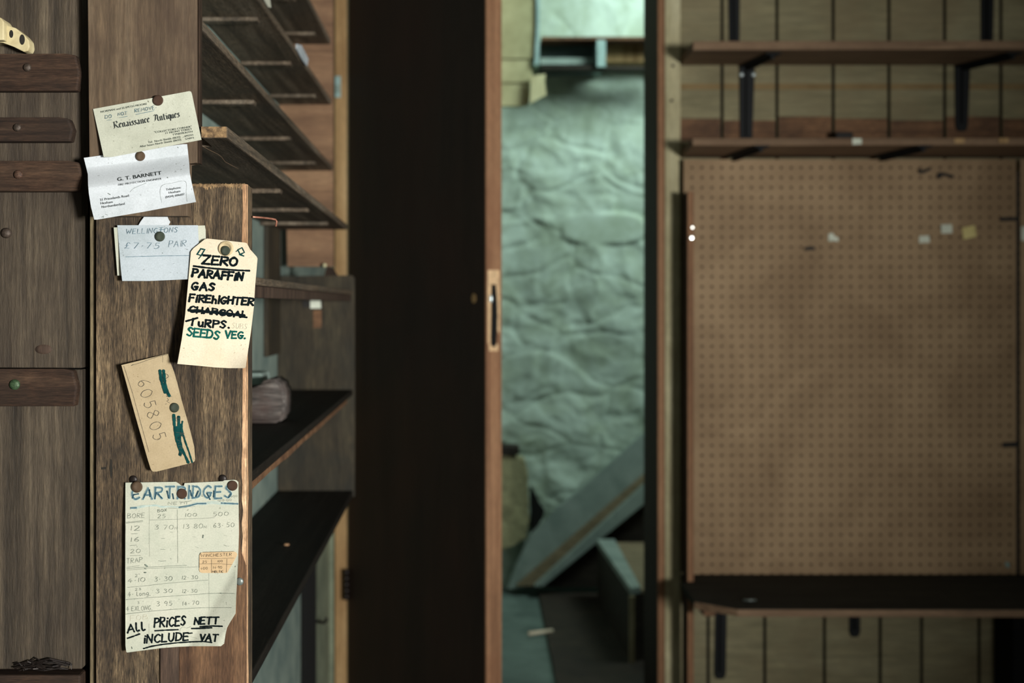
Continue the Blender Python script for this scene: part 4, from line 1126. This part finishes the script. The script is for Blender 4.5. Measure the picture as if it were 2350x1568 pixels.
# blackletter line drawn with a broad nib
BL = {
 'R': "-.1,.95 .12,1.02 .12,.18 -.05,0|.12,.95 .5,1.05 .62,.82 .2,.55|.28,.55 .55,.2 .75,.06", 'A': "-.1,.85 .1,1.02 .34,.9|.28,.95 .12,.2 -.1,.05|.38,1.0 .55,.85 .55,.16 .72,.04|.15,.45 .55,.48",
 'e': ".02,.55 .02,.18 .16,.04 .34,.16|.02,.52 .2,.7 .32,.54 .06,.36", 'n': "-.02,.62 .08,.54 .08,.12 .18,.04|.08,.54 .28,.68 .38,.56 .38,.12 .48,.04",
 'a': ".04,.6 .2,.68 .32,.56 .32,.12 .44,.04|.32,.36 .06,.28 .06,.1 .2,.03 .32,.14", 'i': "-.02,.62 .08,.54 .08,.12 .18,.04|.06,.88 .12,.84",
 's': ".3,.56 .16,.68 .04,.54 .28,.3 .26,.1 .1,.03 .0,.12", 'c': ".3,.56 .16,.68 .02,.52 .02,.18 .16,.04 .32,.14", 't': ".1,.9 .1,.14 .22,.03 .32,.1|-.02,.62 .28,.66",
 'q': ".32,.56 .16,.68 .02,.52 .02,.18 .14,.06 .3,.2|.32,.64 .32,-.26", 'u': "-.02,.62 .06,.54 .06,.14 .18,.03 .34,.16|.34,.64 .34,.12 .44,.04"}
ik = Ink(Y_ren, C2, 0.0007)
ik.text('Renaissance', (275, 352), (548, 303), 52, 6, 0.02, 0.0, (3.1, -2.2), BL, 0.14)
ik.text('Antiques', (586, 298), (776, 264), 52, 6, 0.02, 0.0, (3.1, -2.2), BL, 0.14)
ik.done('blackletter', M['i_printb'], ren)
ik = Ink(Y_ren, C2, 0.00075)
ik.text('DO', (206, 275), (254, 268), 26, 3.6); ik.text('NOT', (304, 254), (374, 243), 24, 3.6); ik.text('REMOVE', (434, 228), (584, 202), 26, 3.6)
ik.stroke([(218, 288), (256, 283)], 3.4); ik.stroke([(312, 268), (376, 257)], 3.4); ik.stroke([(440, 243), (580, 214)], 4); ik.stroke([(590, 192), (600, 188)], 3)
ik.done('handwriting', M['i_blue'], ren)

# ---- fire protection card, buckled
def Y_bar(px, py):
    v = (py - (361.5 - 0.128 * (px - 192))) / 144.0
    # lies flat at the top, swells out over a steep fold, then falls back a little
    if v < 0.52: b = lerp(0.0022, 0.0205, 0.5 * sstep((v - 0.17) / 0.33) + 0.5 * max(0.0, min(1.0, (v - 0.17) / 0.33)))
    else: b = 0.0205 - 0.0045 * sstep((v - 0.52) / 0.3)
    lo = max(0, (px - 330) / 120.0) * max(0.0, v - 0.78) * -0.02
    return 1.0800 - b * 0.8 - 0.0002 + lo
out = P_(C2, [(41, 575), (832, 466), (848, 620), (852, 690), (868, 770), (900, 913), (500, 988), (122, 1052), (96, 950), (80, 850), (74, 780), (72, 700)])
bar = sheet('business_card', out, Y_bar, M['p_white'], n=150, m=50)
tag(bar, 'buckled white fire engineer business card pinned just below the cream one', 'card', 'pinned cards and notes')
ik = Ink(Y_bar, C2)
ik.print('G. T. BARNETT', (300, 753), (638, 702), 28, 0.012)
ik.done('printed_text', M['i_printb'], bar)
ik = Ink(Y_bar, C2)
ik.print('FIRE PROTECTION ENGINEER', (305, 789), (636, 741), 15, 0.0, 0.2)
ik.done('printed_text', M['i_printb'], bar)
ik = Ink(Y_bar, C2)
ik.print('31 Priestlands Road', (167, 906), (388, 872), 19, 0.0)
ik.print('Hexham', (172, 932), (264, 920), 19, 0.0); ik.print('Northumberland', (180, 960), (356, 934), 19, 0.0)
ik.done('printed_text', M['i_printb'], bar)
ik = Ink(Y_bar, C2)
ik.print('Telephone:', (672, 826), (788, 808), 17, 0.0); ik.print('Hexham', (694, 850), (782, 837), 17, 0.0); ik.print('(0434) 606607', (668, 884), (815, 860), 17, 0.0)
ik.done('printed_text', M['i_printb'], bar)
ik = Ink(Y_bar, C2, 0.00055)
ik.stroke([(640, 918), (626, 850), (632, 800), (660, 778), (720, 768), (790, 752), (818, 756), (828, 780), (826, 850), (834, 912)], 1.8, True)
ik.stroke([(396, 836), (430, 806), (520, 768)], 1.6, True)
ik.done('pencil_line', M['i_pencil'], bar)
ik = Ink(Y_bar, C2, 0.00055)
for q, w_ in (([(178, 1030), (196, 1020), (190, 1036)], 4), ([(228, 848), (244, 856)], 6), ([(206, 1006), (226, 1014)], 2), ([(680, 722), (686, 730)], 4), ([(758, 492), (766, 498)], 3.5)):
    ik = Ink(Y_bar, C2, 0.00055); ik.stroke(q, w_); ik.done('dirt_mark', M['i_pencil'], bar)

# ---- wellingtons notes
def Y_tp(px, py): return 1.0936
out = P_(C3, [(280, 152), (300, 118), (340, 64), (372, 36), (430, 6), (470, 4), (505, 18), (530, 50), (556, 74), (564, 96), (581, 122), (566, 150), (560, 420), (300, 420)])
tp = sheet('torn_paper', out, lambda px, py: 1.0925 - 0.0035 * max(0, (516 - py) / 36), M['p_white'])
tag(tp, 'torn white paper scrap sticking up behind the price notes', 'paper', 'pinned cards and notes')
def Y_w2(px, py): return 1.0918 - 0.0012 * (1 - (px - 261) / 210)
out = P_(C3, [(45, 174), (908, 155), (916, 200), (920, 620), (80, 630)])
w2 = sheet('price_note', out, Y_w2, M['p_sheet']); tag(w2, 'plain pale note mostly hidden behind the boots price note', 'note', 'pinned cards and notes')
def Y_w1(px, py):
    return 1.0902 - 0.0042 * max(0, (px - 269) / 200) ** 2 * 0.2 - 0.0045 * max(0, (py - 530) / 118) ** 1.4
out = P_(C3, [(79, 153), (842, 147), (850, 300), (846, 660), (127, 693), (112, 560)])
w1 = sheet('price_note', out, Y_w1, M['p_grey']); tag(w1, 'white note with a boots price per pair in blue pen', 'note', 'pinned cards and notes')
ik = Ink(Y_w1, C3)
ik.text('WELLINGTONS', (162, 238), (648, 218), 48, 4.2, 0.18, 0.05)
ik.text('£7*75', (146, 374), (470, 374), 54, 4.2, 0.25, 0.04, gap=0.34); ik.text('PAIR.', (566, 362), (748, 352), 58, 3.6, 0.22, 0.05)
ik.stroke([(160, 452), (340, 448), (520, 443), (765, 440)], 5)
ik.stroke([(480, 196), (536, 192)], 6)
ik.done('handwriting', M['i_blue'], w1)
ik = Ink(Y_w1, C3, 0.0005)
ik.stroke([(505, 414), (512, 418)], 5)
ik.done('dirt_mark', M['i_pencil'], w1)

# ---- manila tag
def Y_tag(px, py):
    u = (px - 415) / 165.0; v = (py - 548) / 298.0
    b = 0.0042 + 0.0085 * sstep(v * 1.15) * (1 - 0.75 * max(0, min(1.1, u))) + 0.001 * v
    curl = max(0, (px - 520) / 60.0) * max(0, (v - 0.80) / 0.20)
    return 1.0905 - b - 0.010 * curl ** 1.4
out = P_(C3, [(776, 404), (800, 372), (905, 288), (930, 279), (1290, 318), (1308, 326), (1336, 380), (1400, 452), (1407, 470), (1385, 720), (1372, 930), (1345, 1160), (1318, 1340), (1294, 1500), (1285, 1507), (1150, 1508), (1000, 1500), (840, 1484), (648, 1467), (690, 1230), (722, 1000), (750, 700)])
tgp = sheet('price_tag', out, Y_tag, M['p_tag'], n=70, m=36)
tag(tgp, 'large manila tag listing stock in thick black and green marker', 'tag', 'pinned cards and notes')
pc = P_(C3, [(1107, 374)])[0]
b_ = bmesh.new(); rr = 17.6 * 1.086 / F
cc = at(pc[0], pc[1], Y_tag(*pc) - 0.0002)
lathe_y(b_, cc, [(0.0, 0.0002), (rr * 0.62, 0.0003), (rr * 0.70, 0.0012), (rr * 0.92, 0.0012), (rr, 0.0)], 32)
o = build('eyelet_ring', b_, M['ring'], tgp, smooth=True); o['label'] = 'beige reinforcing ring'
ik = Ink(Y_tag, C3)
ik.text('ZERO', (886, 518), (1210, 540), 78, 25, 0.10, 0.03, gap=0.2)
ik.stroke([(806, 540), (900, 553), (1000, 564), (1120, 573), (1220, 580), (1330, 584)], 22)
ik.text('PARAFFiN', (790, 640), (1262, 676), 70, 25, 0.10, 0.05, gap=0.22)
ik.text('GAS', (784, 766), (994, 772), 68, 24, 0.08, 0.04, gap=0.25)
ik.text('FiREhIGHTER', (762, 876), (1366, 910), 66, 23, 0.10, 0.05, gap=0.22)
ik.text('CHARCOAL', (764, 976), (1304, 1028), 54, 21, 0.05, 0.06, gap=0.2)
ik.stroke([(760, 958), (860, 966), (1000, 980), (1120, 990), (1280, 1010)], 34)
ik.stroke([(734, 1062), (838, 1032)], 22); ik.stroke([(800, 1040), (788, 1100)], 24)
ik.text('uRPS', (850, 1112), (1104, 1128), 66, 22, 0.05, 0.04, gap=0.24); ik.stroke([(1134, 1124), (1137, 1126)], 20)
ik.done('black_marker', M['i_black'], tgp)
ik = Ink(Y_tag, C3)
ik.text('SEEDS', (744, 1200), (1040, 1232), 76, 21, 0.02, 0.05, gap=0.18); ik.text('VEG.', (1104, 1222), (1290, 1228), 64, 20, 0.05, 0.05, gap=0.2)
ik.done('green_marker', M['i_green'], tgp)
ik = Ink(Y_tag, C3)
ik.stroke([(836, 428), (872, 376), (908, 384), (876, 440), (836, 428)], 15); ik.stroke([(876, 440), (852, 470)], 9)
ik.done('marker_diamond', M['i_gbar'], tgp)
ik = Ink(Y_tag, C3)
ik.stroke([(1222, 386), (1262, 366), (1284, 410), (1244, 430), (1222, 386)], 12); ik.stroke([(1240, 430), (1276, 444)], 15); ik.stroke([(1206, 402), (1228, 384)], 9)
ik.done('marker_diamond', M['i_gbar'], tgp)
ik = Ink(Y_tag, C3, 0.0005)
ik.text('SUBS', (1165, 1130), (1305, 1140), 52, 3); ik.stroke([(742, 1104), (900, 1126), (1100, 1142), (1336, 1164)], 2.4)
ik.done('pencil_line', M['i_faint'], tgp)

# ---- tan card
def Y_tan(px, py):
    u = (px - 278 - (py - 838) * 0.29) / 112.0
    v = (py - 815) / 265.0
    return 1.0938 - 0.0075 * (1 - max(0, min(1, u))) ** 0.9 - 0.0010 - 0.0018 * math.sin(max(0, min(1, v)) * math.pi)
out = P_(C4, [(362, 268), (840, 151), (856, 150), (868, 190), (884, 250), (920, 340), (960, 480), (1000, 640), (1060, 850), (1100, 1000), (1132, 1130), (1143, 1260), (1138, 1285), (1120, 1300), (720, 1400), (698, 1396), (682, 1384), (672, 1366), (640, 1265), (500, 770)])
tan = sheet('note_card', out, Y_tan, M['p_tan'], n=60)
tag(tan, 'tan card turned sideways with a pencilled number and green crossings out', 'card', 'pinned cards and notes')
ik = Ink(Y_tan, C4)
ik.text('605805', (530, 448), (712, 1070), 128, 4.6, -0.05, 0.06, gap=0.34)
ik.stroke([(390, 280), (480, 560), (560, 850), (655, 1190)], 3); ik.stroke([(470, 270), (560, 245), (660, 208), (760, 178), (850, 156)], 3.4, True); ik.stroke([(468, 272), (490, 264)], 6)
ik.stroke([(800, 170), (803, 205), (798, 240)], 2)
ik.stroke([(826, 360), (852, 370), (860, 392), (836, 410)], 4, True); ik.stroke([(840, 560), (862, 545), (868, 580), (842, 600), (900, 600)], 3.6, True); ik.stroke([(850, 618), (862, 640), (846, 650), (876, 672)], 3, True); ik.stroke([(828, 683), (846, 680)], 3)
ik.done('pen_writing', M['i_biro'], tan)
ik = Ink(Y_tan, C4, 0.0008)
ik.stroke([(772, 330), (784, 420), (806, 500), (826, 556)], 36); ik.stroke([(810, 330), (820, 420), (832, 500), (852, 560), (870, 592)], 36)
ik.stroke([(918, 800), (924, 900), (936, 980), (950, 1060), (975, 1140), (990, 1190), (985, 1215)], 36)
ik.stroke([(970, 820), (972, 900), (976, 980), (982, 1060), (1000, 1150), (1040, 1230), (1070, 1296)], 36); ik.stroke([(955, 1060), (970, 1120), (1010, 1190)], 38)
ik.stroke([(1010, 866), (1002, 920), (1014, 990), (1040, 1080), (1080, 1190), (1112, 1296)], 20); ik.stroke([(1000, 900), (1000, 960), (1010, 1010)], 28); ik.stroke([(950, 930), (960, 1010)], 36)
ik.done('green_marker', M['i_gbar'], tan)
ik = Ink(Y_tan, C4, 0.0011)
for q in ([(905, 826), (990, 832)], [(940, 830), (946, 866)], [(970, 830), (966, 868)], [(940, 980), (1030, 988)], [(975, 1000), (1030, 992), (990, 1026), (1050, 1030)], [(950, 1060), (980, 1070), (985, 1090), (960, 1100)], [(960, 1120), (1010, 1125), (970, 1150), (1020, 1150)], [(980, 1180), (1010, 1200), (990, 1240)]):
    ik.stroke(q, 4)
ik.done('pen_writing', M['i_biro'], tan)

# ---- cartridge price sheet
def Y_sh(px, py):
    u = (px - 288) / 260.0; v = (py - 1105) / 390.0
    b = 0.0020 + 0.0040 * (1 - u) * sstep((v + 0.1) * 2.5) + 0.0010 * math.sin(u * 7) * 0.4
    d = ((px - 470) * 0.86 + (py - 1400) * 0.51) - 4          # past the slanting crease at the lower right
    b += 0.00010 * max(0, min(d, 60)) ** 1.08 * sstep((d + 4) / 26) * (1 if py > 1280 else max(0, (py - 1220) / 60))
    b += 0.0016 * sstep((v - 0.88) / 0.12) * (1 - u)
    return 1.0945 - b
out = [(287.5, 1300), (288, 1108)] + P_(C5, [(900, 164), (940, 186), (1010, 246), (1026, 182), (1575, 156), (1600, 141), (1740, 135), (1775, 144), (1800, 168), (1808, 900)]) + P_(C6, [(1560, 30), (1534, 500), (1527, 700), (1490, 760), (1462, 805), (1420, 880), (1402, 960), (1385, 1075), (1345, 1108), (1000, 1108), (800, 1116), (600, 1132), (380, 1160), (175, 1187), (162, 1180), (152, 1100)])
shp = sheet('price_list', out, Y_sh, M['p_sheet'], mode='cols', n=64, m=60)
tag(shp, 'handwritten price list with a smeared blue heading, lowest of the pinned papers', 'price list', 'pinned cards and notes')
ik = Ink(Y_sh, C5, 0.0004)
for off_ in (-16, 0, 14):
    ik.stroke([(250, 545 + off_ * .8), (330, 536 + off_ * .8), (420, 520 + off_ * .8), (520, 510 + off_ * .5), (620, 505 + off_ * .5), (700, 525 + off_ * .6), (830, 520 + off_ * .4), (960, 530 + off_ * .5), (1080, 510 + off_ * .6), (1200, 480 + off_), (1320, 478 + off_), (1440, 465 + off_), (1600, 478 + off_), (1790, 480 + off_ * .6)], 14, True)
ik.text('CARTRIDGES', (266, 416), (1700, 392), 165, 46, 0.06, 0.08, gap=0.26, seed=3)
ik.done('smeared_heading', M['i_smear'], shp)
ik = Ink(Y_sh, C5, 0.0005)
ik.text('CARTRIDGES', (266, 416), (1700, 392), 165, 31, 0.06, 0.08, gap=0.26, seed=3)
for q in ([(950, 530), (1080, 512), (1210, 478), (1330, 476)], [(1560, 470), (1790, 482)], [(255, 540), (330, 538)]): ik.stroke(q, 26)
ik.done('smeared_ink', M['i_smear1'], shp)
ik = Ink(Y_sh, C5, 0.00056)
for q in ([(292, 350), (360, 338)], [(290, 350), (278, 395)], [(520, 280), (530, 375)], [(440, 390), (456, 340)], [(600, 400), (616, 320)], [(650, 340), (690, 390)], [(775, 300), (798, 395)], [(855, 340), (868, 405)], [(1108, 290), (1128, 365)], [(1222, 300), (1190, 375)], [(1350, 330), (1392, 415)], [(1450, 300), (1446, 380)], [(1690, 340), (1660, 385)]):
    ik.stroke(q, 24)
ik.done('smeared_core', M['i_smear2'], shp)
ik = Ink(Y_sh, C5, 0.0006)
for args in (('NETT', (790, 496), (1090, 488), 40, 4.5), ('BOX', (640, 604), (770, 588), 38, 6), ('BORE', (206, 690), (452, 680), 66, 5), ('25', (642, 690), (750, 684), 54, 5), ('100', (1036, 668), (1200, 660), 46, 5), ('500', (1440, 662), (1655, 650), 56, 5),
             ('12', (248, 868), (384, 862), 66, 6), ('3 70', (598, 850), (862, 848), 62, 5), ('N', (886, 850), (918, 848), 36, 4.5), ('13 80', (1006, 840), (1290, 832), 64, 5), ('N.', (1306, 834), (1364, 832), 36, 4), ('63* 50', (1442, 826), (1740, 812), 62, 5),
             ('16', (250, 1030), (370, 1020), 60, 6), ('20', (250, 1194), (392, 1184), 54, 5), ('TRAP', (196, 1344), (420, 1320), 70, 5), ('120*00', (1506, 446), (1700, 438), 28, 4), ('500', (1690, 386), (1786, 382), 26, 3.5)):
    ik.text(args[0], args[1], args[2], args[3], args[4] * 0.9, 0.12, 0.05)
for q, w_ in (([(776, 522), (1000, 524), (1180, 520)], 3.5), ([(794, 542), (960, 544), (1060, 534)], 3.5), ([(960, 468), (1130, 436)], 3.5), ([(182, 750), (300, 738), (430, 722)], 5), ([(184, 762), (320, 748), (428, 738)], 4), ([(518, 512), (522, 690), (518, 860), (524, 1240)], 2.4), ([(922, 560), (926, 860), (930, 1336)], 4), ([(524, 714), (900, 704), (1300, 690), (1460, 680)], 3.2),
             ([(258, 914), (352, 912)], 4), ([(240, 1084), (340, 1076)], 4), ([(244, 1228), (396, 1224)], 3.5), ([(692, 980), (746, 978)], 5), ([(680, 1136), (748, 1140)], 4.5), ([(650, 1300), (690, 1308), (760, 1302)], 5), ([(1140, 952), (1196, 960)], 3), ([(1186, 1100), (1228, 1116)], 3.5), ([(1590, 932), (1640, 944)], 3), ([(1620, 1090), (1670, 1092)], 3), ([(820, 890), (862, 890)], 2.5),
             ([(194, 1394), (380, 1372)], 3), ([(192, 1412), (500, 1392), (800, 1378), (1060, 1366)], 4.5), ([(196, 1436), (540, 1410), (1220, 1388)], 3)):
    ik.stroke(q, w_)
ik.stroke([(1295, 934), (1290, 968)], 18); ik.stroke([(462, 1360), (488, 1380)], 24); ik.stroke([(456, 1414), (464, 1414)], 16); ik.stroke([(452, 1470), (470, 1470)], 18)
ik.c = C6
for args in (('2"', (276, 246), (330, 238), 34, 3.6), ('4*10', (186, 318), (400, 300), 52, 5), ('3* 30', (516, 300), (738, 288), 54, 5), ('12* 30', (860, 276), (1056, 266), 44, 4.4), ('23', (276, 414), (348, 406), 26, 3.4), ('4* long,', (186, 490), (462, 470), 56, 4.4), ('3 30', (534, 446), (738, 438), 48, 5), ('12* 30', (864, 444), (1048, 436), 44, 4.4),
             ('3', (304, 582), (326, 580), 30, 3.6), ('4 EXLONG,', (166, 672), (486, 654), 58, 4.4), ('3 95', (540, 610), (734, 600), 56, 4.4), ('14* 70', (866, 604), (1070, 586), 48, 4.6)):
    ik.text(args[0], args[1], args[2], args[3], args[4] * 0.9, 0.12, 0.05)
for q, w_ in (([(180, 374), (420, 352), (640, 326), (1000, 296), (1190, 282)], 3), ([(160, 526), (420, 504), (800, 478), (1200, 450)], 3.4), ([(1200, 450), (1340, 446), (1520, 450)], 4.5), ([(150, 708), (420, 676), (780, 646), (1100, 628), (1480, 626)], 4), ([(1196, 190), (1198, 450), (1200, 660)], 2), ([(448, 830), (448, 1110)], 2), ([(830, 930), (840, 890), (870, 864), (920, 884), (970, 862)], 2.6), ([(870, 964), (1050, 1012)], 2.6)):
    ik.stroke(q, w_)
ik.stroke([(396, 140), (408, 142)], 12); ik.stroke([(390, 188), (406, 188)], 16); ik.stroke([(232, 1118), (236, 1140)], 9); ik.stroke([(1336, 446), (1350, 446)], 10); ik.stroke([(164, 526), (172, 526)], 8); ik.stroke([(1528, 104), (1522, 120)], 6)
ik.done('pencil_table', M['i_pencil'], shp)
ik = Ink(Y_sh, C6, 0.0003)
ik.text('FOB', (214, 792), (430, 770), 60, 6)
ik.done('faint_writing', M['i_faint'], shp)
ik = Ink(Y_sh, C6, 0.0007)
def mk(s, a_, b__, h, w_=23, **k): ik.text(s, a_, b__, h, w_, k.get('slant', 0.14), 0.05, gap=k.get('gap', 0.22), seed=k.get('seed', 2))
mk('All', (178, 946), (396, 906), 100)
ik.stroke([(180, 1010), (250, 986), (330, 956)], 20)
mk('PRiCES', (512, 874), (894, 848), 112)
ik.stroke([(524, 916), (660, 908), (810, 902)], 20)
mk('NETT', (1012, 838), (1310, 828), 84); ik.stroke([(984, 888), (1100, 886), (1230, 878)], 22); ik.stroke([(1090, 866), (1240, 856), (1360, 860)], 22)
mk('iNCLUDE', (380, 1072), (934, 1032), 96); ik.stroke([(936, 950), (986, 944)], 16)
mk('VAT', (1082, 1044), (1300, 1046), 82)
ik.stroke([(382, 1138), (480, 1110), (620, 1086), (800, 1066), (980, 1054), (1120, 1050), (1230, 1062)], 20)
ik.done('black_marker', M['i_black'], shp)
# peach sticker on the sheet
Ysk = lambda px, py: Y_sh(px, py) - 0.00065
out = P_(C5, [(1240, 1225), (1246, 1200), (1262, 1184), (1300, 1180), (1740, 1168), (1770, 1180), (1785, 1212), (1740, 1300), (1640, 1472), (1600, 1478), (1275, 1476), (1246, 1462), (1236, 1436)])
stk = sheet('sticker', out, Ysk, M['p_peach'], shp, thick=0.0001); stk['label'] = 'peach sticker with a pencilled price table'
ik = Ink(Ysk, C5, 0.0003)
ik.text('WINCHESTER', (1262, 1248), (1704, 1228), 42, 4.6, 0.1, 0.05)
ik.text('25', (1284, 1336), (1346, 1332), 34, 4); ik.text('100', (1502, 1322), (1570, 1318), 28, 4); ik.text('400', (1256, 1430), (1356, 1424), 34, 4); ik.text('14*90', (1436, 1416), (1562, 1412), 36, 4); ik.text('MELTIC', (1424, 1472), (1580, 1470), 28, 7)
for q in ([(1246, 1270), (1500, 1270), (1740, 1262)], [(1240, 1348), (1500, 1344), (1714, 1354)], [(1414, 1278), (1414, 1472)], [(1636, 1270), (1628, 1466)], [(1238, 1400), (1238, 1220), (1262, 1184)], [(1290, 1178), (1500, 1172), (1740, 1166)]):
    ik.stroke(q, 4)
ik.done('pencil_table', M['i_biro'], stk)

# ================================================================== PINS
def pin_mesh():
    b_ = bmesh.new()
    lathe_y(b_, (0, 0, 0), [(0, 0.42), (0.35, 0.40), (0.65, 0.33), (0.88, 0.20), (1.0, 0.05), (1.0, -0.02), (0.9, -0.06), (0.2, -0.07), (0.16, -0.5), (0, -0.8)], 28)
    bmesh.ops.recalc_face_normals(b_, faces=b_.faces)
    me_ = bpy.data.meshes.new('drawing_pin'); b_.to_mesh(me_); b_.free()
    for p in me_.polygons: p.use_smooth = True
    me_.materials.append(M['rust'])
    return me_
PM = pin_mesh()
proto = bpy.data.objects.new('drawing_pin', PM)
first = [True]
def pin(px, py, Y, r, mat, label, flat=1.0):
    if first[0]: o_ = proto; first[0] = False
    else: o_ = proto.copy()
    C.objects.link(o_)
    rr = r * Y / F
    o_.location = at(px, py, Y); o_.scale = (rr, rr * flat, rr)
    o_.material_slots[0].link = 'OBJECT'; o_.material_slots[0].material = M[mat]
    tag(o_, label, 'pin', 'drawing pins')
    return o_
def on(Yf, px, py): return Yf(px, py) - 0.0007
pin(362.5, 230.5, on(Y_ren, 362, 230), 12.2, 'rust', 'rusty drawing pin through the top of the cream antique dealer card')
pin(322, 358.5, on(Y_bar, 322, 358), 11.2, 'rust2', 'brown drawing pin through the top of the buckled white card')
pin(367, 543, on(Y_w1, 367, 543), 11.6, 'greenpin', 'green bronze drawing pin in the boots price note')
pin(517, 575.5, Y_tag(517, 575) - 0.0012, 11.2, 'greenpin', 'green bronze drawing pin in the eyelet of the manila tag')
pin(400, 936, on(Y_tan, 400, 936), 11.2, 'greenpin', 'dark green drawing pin through the tan card')
pin(314, 1118, on(Y_sh, 314, 1118), 13.2, 'rust2', 'worn drawing pin at the top left corner of the price list')
pin(417.5, 1133.5, on(Y_sh, 417, 1133), 12, 'rust', 'rusty drawing pin at the top middle of the price list')
pin(533.5, 1115, on(Y_sh, 533, 1115), 11.8, 'rust', 'rusty drawing pin at the top right corner of the price list')
pin(306, 1101, 1.0945, 9.5, 'darkpin', 'black pin in the wood just above the top left corner of the price list')
pin(511, 1099, 1.0945, 9.5, 'darkpin', 'black pin in the wood just above the top right corner of the price list')
pin(550, 1335, 1.0935, 9, 'greypin', 'grey pin at the right edge of the price list')
